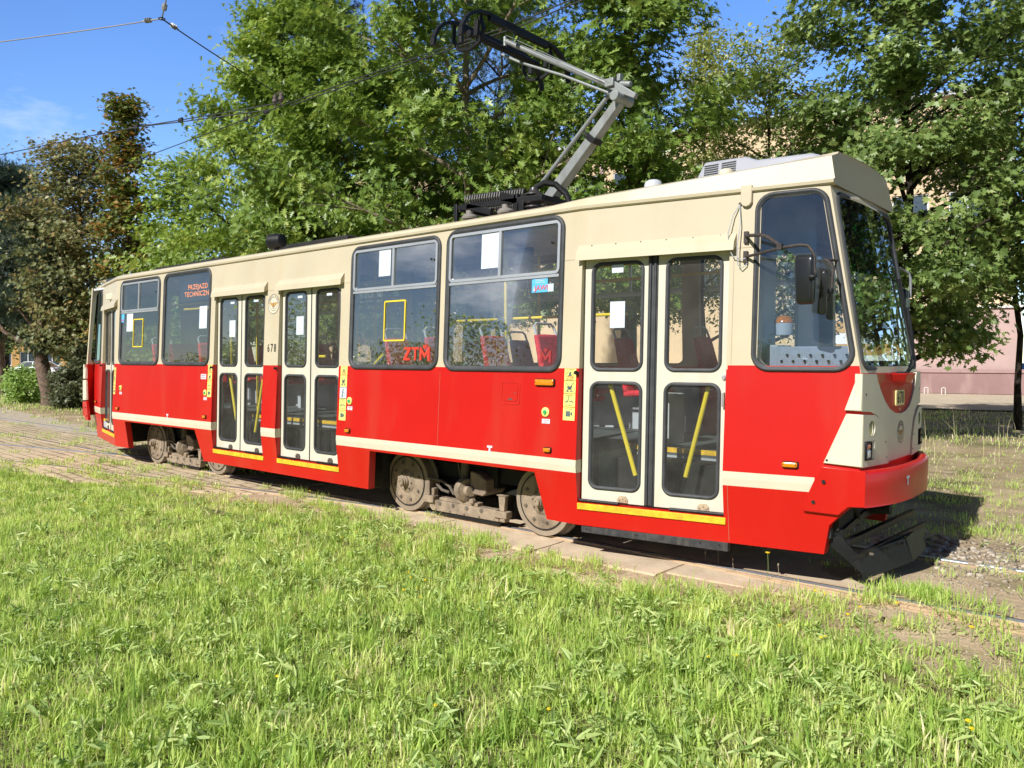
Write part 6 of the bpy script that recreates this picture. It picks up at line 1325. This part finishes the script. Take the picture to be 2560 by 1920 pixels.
cx,cy=along([(3.95,.62),(4.2,.68),(4.6,.62),(5.4,.8)],30,.09); weedclump(cx,cy,40,.11,.006,.06)
cx,cy=along([(3.7,1.3),(4.5,1.5),(6,1.4)],22,.25); weedclump(cx,cy,30,.07,.006,.08)
cx,cy=along([(3.4,2.6),(4.2,3.4),(3.6,5.5),(3.4,7.5),(5,6)],150,.8); weedclump(cx,cy,30,.09,.006,.09)
cx,cy=along([(3.2,-.1),(3.9,.15),(4.6,.1),(6,.0)],46,.13); weedclump(cx,cy,34,.09,.006,.07)
n=150; cx=rg.uniform(-17,-4.5,n); cy=rg.uniform(-1.5,2.6,n); k=(cy>gedge(cx)+.1)&(fbm(cx*.6,cy*.9,61)>.46); weedclump(cx[k],cy[k],44,.075,.009,.13)
cx,cy=along([(-12,-1.7),(-9,-1.15),(-6,-.62),(-4,-.25)],60,.13); weedclump(cx,cy,30,.09,.008,.08)
V=np.concatenate([p[0] for p in parts]); off=np.cumsum([0]+[len(p[0]) for p in parts[:-1]]); F=np.concatenate([p[1]+o for p,o in zip(parts,off)]); cn=np.concatenate([p[2] for p in parts]); ti=np.concatenate([p[3] for p in parts])
o=np_mesh('track_weeds',V,F,GRS,None,tint=ti,counts=cn); tag(o,'low weeds growing in the paving joints and along the rails','weeds',None,'stuff')
# broad leaves: plantain and clover rosettes in the turf
def rosettes(n,x0,x1,y0,y1,size,per,seed,zo=.02,only=None):
    rg=np.random.default_rng(seed)
    if only is None: x=rg.uniform(x0,x1,n); y=rg.uniform(y0,y1,n); k=rg.uniform(0,1,n)<grassy(x,y); x,y=x[k],y[k]
    else: x,y=only
    k=len(x); idx=np.repeat(np.arange(k),per); az=rg.uniform(0,6.28,k*per); r=size*rg.uniform(.2,.6,k*per); px=x[idx]+np.cos(az)*r; py=y[idx]+np.sin(az)*r; pz=gz(px,py)+zo+rg.uniform(0,.05,k*per)
    nr=np.stack([np.cos(az)*.5,np.sin(az)*.5,np.ones(k*per)],1)+rg.normal(size=(k*per,3))*.35; return leaves(rg,np.stack([px,py,pz],1),size*rg.uniform(.5,1.,k*per),nr,'lance' if size>.05 else 'oval')
sets=[rosettes(480,-1.5,7,-4.2,-.3,.12,9,71,.05),rosettes(160,-8,-1.5,-3.2,0,.12,8,72,.05),rosettes(1100,-1.5,7,-4.2,-.3,.030,18,73,.05)]
rr=np.random.default_rng(74); cx=np.concatenate([rr.uniform(2.2,5.6,26),rr.uniform(-3,1.5,16),rr.uniform(3.8,6.5,16)]); cy=np.concatenate([gedge(cx[:26])+rr.uniform(.1,.55,26),gedge(cx[26:42])+rr.uniform(.1,.5,16),rr.uniform(2.4,6,16)]); sets.append(rosettes(0,0,0,0,0,.085,9,75,.02,(cx,cy)))
V=np.concatenate([s[0] for s in sets]); off=np.cumsum([0]+[len(s[0]) for s in sets[:-1]]); F=np.concatenate([s[1]+o for s,o in zip(sets,off)]); cn=np.concatenate([s[2] for s in sets])
o=np_mesh('broadleaf_weeds',V,F,WED,None,tint=np.random.default_rng(3).uniform(0,1,len(cn)),counts=cn); tag(o,'flat broad-leaved weeds scattered through the grass','weeds',None,'stuff')
# gravel
STN=leaf_mat('gravel',[(0,(.26,.21,.15)),(.5,(.38,.32,.24)),(1,(.50,.44,.36))],0.,rough=.9,gloss=.2)
rg=np.random.default_rng(6)
ico=[(-.5,-.5,-.3),(.5,-.45,-.3),(.55,.4,-.3),(-.4,.5,-.3),(-.35,-.3,.3),(.3,-.38,.36),(.4,.3,.28),(-.28,.35,.38)]; fq=[(0,3,2,1),(4,5,6,7),(0,1,5,4),(1,2,6,5),(2,3,7,6),(3,0,4,7)]
def stones(x,y,s):
    n=len(x); b=np.array(ico)[None]*rg.uniform(.6,1.35,(n,8,3)); a=rg.uniform(0,6.28,n); ca,sa=np.cos(a)[:,None],np.sin(a)[:,None]; X_=b[:,:,0]*ca-b[:,:,1]*sa; Y_=b[:,:,0]*sa+b[:,:,1]*ca
    V=np.stack([X_*s[:,None]+x[:,None],Y_*s[:,None]+y[:,None],b[:,:,2]*s[:,None]*.8+(gz(x,y)+.2*s)[:,None]],2).reshape(-1,3); F=((np.arange(n)*8)[:,None,None]+np.array(fq)[None]).reshape(-1); return V,F,np.full(n*6,4)
n=420; x1=rg.normal(4.25,.40,n); y1=rg.normal(2.25,.38,n); s1=rg.uniform(.02,.06,n)
n=1500; x2=rg.uniform(3.4,7,n); y2=rg.uniform(.6,2.6,n); s2=rg.uniform(.006,.024,n)
n=1700; x3=rg.uniform(-3,7,n); y3=gedge(x3)+rg.uniform(-.25,.85,n); s3=rg.uniform(.004,.016,n)
n=1200; x4=rg.uniform(2.5,9,n); y4=rg.uniform(2.4,8,n); s4=rg.uniform(.008,.03,n)
X=np.concatenate([x1,x2,x3,x4]); Y=np.concatenate([y1,y2,y3,y4]); SZ=np.concatenate([s1,s2,s3,s4]); k=~((X<4.0)&(Y>-.1)&(Y<2.0)); X,Y,SZ=X[k],Y[k],SZ[k]
V,F,cn=stones(X,Y,SZ); o=np_mesh('gravel',V,F,STN,None,tint=np.repeat(rg.uniform(0,1,len(X)),6),counts=cn); tag(o,'loose gravel and ballast stones beside the rails','gravel',None,'stuff')
# yellow flowers, each its own plant
FLY=mat('petal_yellow',(.85,.66,.02),.6,var=.1); STM=mat('stem_green',(.16,.22,.06),.6); SDH=mat('seed_head',(.32,.26,.18),.8)
def flower(loc,h,r,label,seedhead=False):
    root=empty('seed_head_plant' if seedhead else 'yellow_flower',loc); tag(root,label,'plant' if seedhead else 'flower','seed stalks by the near rail' if seedhead else 'yellow flowers in the grass')
    mb=MB(); mb.tube([(0,0,0),(.008,.004,h*.5),(0.0,.01,h)],[.0025,.002,.0018],5); mb.build('stem',STM if not seedhead else SDH,root)
    mb=MB()
    if seedhead: mb.lathe((0,.01,h),(0,0,1),[(0,.002),(.008,r),(.02,r*.8),(.026,.001)],8); mb.build('seed_head',SDH,root)
    else:
        for rr_,nn,zz in ((r,12,.0),(r*.65,9,.005)):
            for k in range(nn): a=k*2*math.pi/nn+rr_*40; b_=.25; mb.add([(0,.01,h+zz),(rr_*math.cos(a-b_),.01+rr_*math.sin(a-b_),h+zz+.004),(rr_*1.08*math.cos(a),.01+rr_*1.08*math.sin(a),h+zz+.003),(rr_*math.cos(a+b_),.01+rr_*math.sin(a+b_),h+zz+.004)],[(0,1,2,3)])
        mb.lathe((0,.01,h-.006),(0,0,1),[(0,.004),(.008,r*.4),(.014,r*.3)],8); mb.build('flower_head',FLY,root,smooth=False)
    return root
FL=[(3.152, 0.37, 0.22, 0.018, 'tall yellow flower standing against the shadow under the tram nose'), (3.645, -0.008, 0.12, 0.011, 'yellow flower by the near rail right of the tall one'), (3.707, -0.002, 0.11, 0.008, 'small yellow bud next to the flower by the near rail'), (4.131, 0.11, 0.1, 0.013, 'yellow flower beside the guard rail at right'), (3.947, -0.039, 0.08, 0.011, 'yellow flower in the weeds left of the guard rail flower'), (3.926, -0.219, 0.07, 0.013, 'yellow flower in the weeds at the edge of the dirt'), (4.585, -0.035, 0.09, 0.016, 'yellow flower above broad leaves near the right edge'), (3.954, -0.779, 0.08, 0.013, 'left one of a yellow pair in the grass under the tram nose'), (3.966, -0.763, 0.085, 0.013, 'right one of a yellow pair in the grass under the tram nose'), (3.666, -0.681, 0.06, 0.01, 'tiny yellow flower left of the pair under the tram nose'), (3.52, -1.397, 0.07, 0.012, 'leftmost yellow flower of the row below the front door'), (3.54, -1.386, 0.07, 0.012, 'second yellow flower of the row below the front door'), (3.654, -1.279, 0.07, 0.013, 'third yellow flower of the row below the front door'), (4.812, -1.367, 0.09, 0.013, 'upper of two yellow flowers in the lower right grass'), (4.841, -1.447, 0.09, 0.011, 'lower of two yellow flowers in the lower right grass'), (1.034, -1.365, 0.09, 0.009, 'top yellow flower of the cluster in the middle of the lawn'), (1.147, -1.443, 0.09, 0.009, 'second yellow flower of the cluster in the middle of the lawn'), (1.274, -1.413, 0.09, 0.01, 'right yellow flower of the cluster in the middle of the lawn'), (1.379, -1.59, 0.09, 0.009, 'inner yellow flower of the cluster in the middle of the lawn'), (1.331, -1.676, 0.09, 0.013, 'largest yellow flower of the cluster in the middle of the lawn'), (1.56, -1.723, 0.08, 0.009, 'lowest yellow flower of the cluster in the middle of the lawn'), (2.007, -1.614, 0.08, 0.01, 'single yellow flower to the right of the lawn cluster'), (1.952, -3.096, 0.08, 0.014, 'single yellow flower low in the left lawn'), (3.28, -2.492, 0.08, 0.01, 'single yellow flower near the bottom, right of the middle'), (2.84, -2.81, 0.08, 0.01, 'single yellow flower near the bottom in the middle'), (0.396, -0.084, 0.07, 0.01, 'yellow flower on the concrete edge between the front bogie wheels'), (-0.343, -0.781, 0.07, 0.012, 'yellow flower in the grass left of the front bogie'), (-0.366, -0.933, 0.07, 0.01, 'yellow flower just left of the one before the front bogie'), (-0.724, -1.261, 0.07, 0.012, 'yellow flower in the grass below the middle doors'), (-2.529, 0.224, 0.08, 0.014, 'yellow flower close to the rail behind the middle doors'), (-1.135, -0.567, 0.08, 0.013, 'yellow flower below the skirt corner of the front bogie'), (-2.298, -0.655, 0.08, 0.014, 'right yellow flower of the group under the rear pair of doors'), (-2.575, -0.576, 0.08, 0.014, 'left yellow flower of the group under the rear pair of doors'), (-1.566, -1.008, 0.08, 0.014, 'lowest yellow flower of the group under the rear pair of doors'), (-3.889, -1.837, 0.08, 0.014, 'yellow flower in the far left lawn'), (-5.381, -1.805, 0.08, 0.015, 'yellow flower at the left edge lawn near the setts'), (-5.271, -1.116, 0.08, 0.016, 'yellow flower where the lawn meets the setts below the rear bogie'), (2.673, 0.521, 0.17, -0.006, 'thin seed stalk just right of the timber guard'), (2.847, 0.422, 0.14, -0.006, 'thin seed stalk right of the tall yellow flower'), (3.198, 0.462, 0.15, -0.006, 'thin seed stalk left of the tallest one'), (2.567, 0.512, 0.13, -0.006, 'tallest thin seed stalk before the timber guard')]
for x,y,h,r,l in FL:
    z=float(gz(np.array([x]),np.array([y]))[0]); flower((x,y,-.065 if r<0 else z),h,abs(r),l,r<0)

def split_pieces(names,tol=.02):
    for o in [x for x in bpy.data.objects if x.type=='MESH' and x.name.split('.')[0] in names]:
        me=o.data; n=len(me.vertices); par=list(range(n))
        def fd(a):
            while par[a]!=a: par[a]=par[par[a]]; a=par[a]
            return a
        for e in me.edges:
            a,b=fd(e.vertices[0]),fd(e.vertices[1])
            if a!=b: par[a]=b
        comp={}
        for i in range(n): comp.setdefault(fd(i),[]).append(i)
        gs=[]
        for vs in comp.values():
            P=[me.vertices[i].co for i in vs]; gs.append([set(vs),[min(p[k] for p in P)-tol for k in range(3)],[max(p[k] for p in P)+tol for k in range(3)]])
        ch=True
        while ch:
            ch=False
            for i in range(len(gs)):
                for j in range(i+1,len(gs)):
                    if all(gs[i][1][k]<=gs[j][2][k] and gs[j][1][k]<=gs[i][2][k] for k in range(3)):
                        gs[i]=[gs[i][0]|gs[j][0],[min(a,b) for a,b in zip(gs[i][1],gs[j][1])],[max(a,b) for a,b in zip(gs[i][2],gs[j][2])]]; gs.pop(j); ch=True; break
                if ch: break
        if len(gs)<2: continue
        src=me
        for g,_,_ in gs[1:]:
            c=o.copy(); c.data=src.copy(); C.objects.link(c); bm=bmesh.new(); bm.from_mesh(c.data); bm.verts.ensure_lookup_table(); bmesh.ops.delete(bm,geom=[v for v in bm.verts if v.index not in g],context='VERTS'); bm.to_mesh(c.data); bm.free()
        g=gs[0][0]; nm=src.copy(); bm=bmesh.new(); bm.from_mesh(nm); bm.verts.ensure_lookup_table(); bmesh.ops.delete(bm,geom=[v for v in bm.verts if v.index not in g],context='VERTS'); bm.to_mesh(nm); bm.free(); o.data=nm
split_pieces({'pilaster','brake_bracket','door_guide','stepwell','stepwell_side','step_nosing','wall_lining','underframe','grab_rails','ticket_validator','heater_box','guide_rod','brake_cables','hatch_latch','cab_cabinet','insulator_box','insulator','head_spring_box','lifeguard_frame','bogie_frame','coupler','mirror_cable','mirror_mount','panel_seam','brake_bolts'})
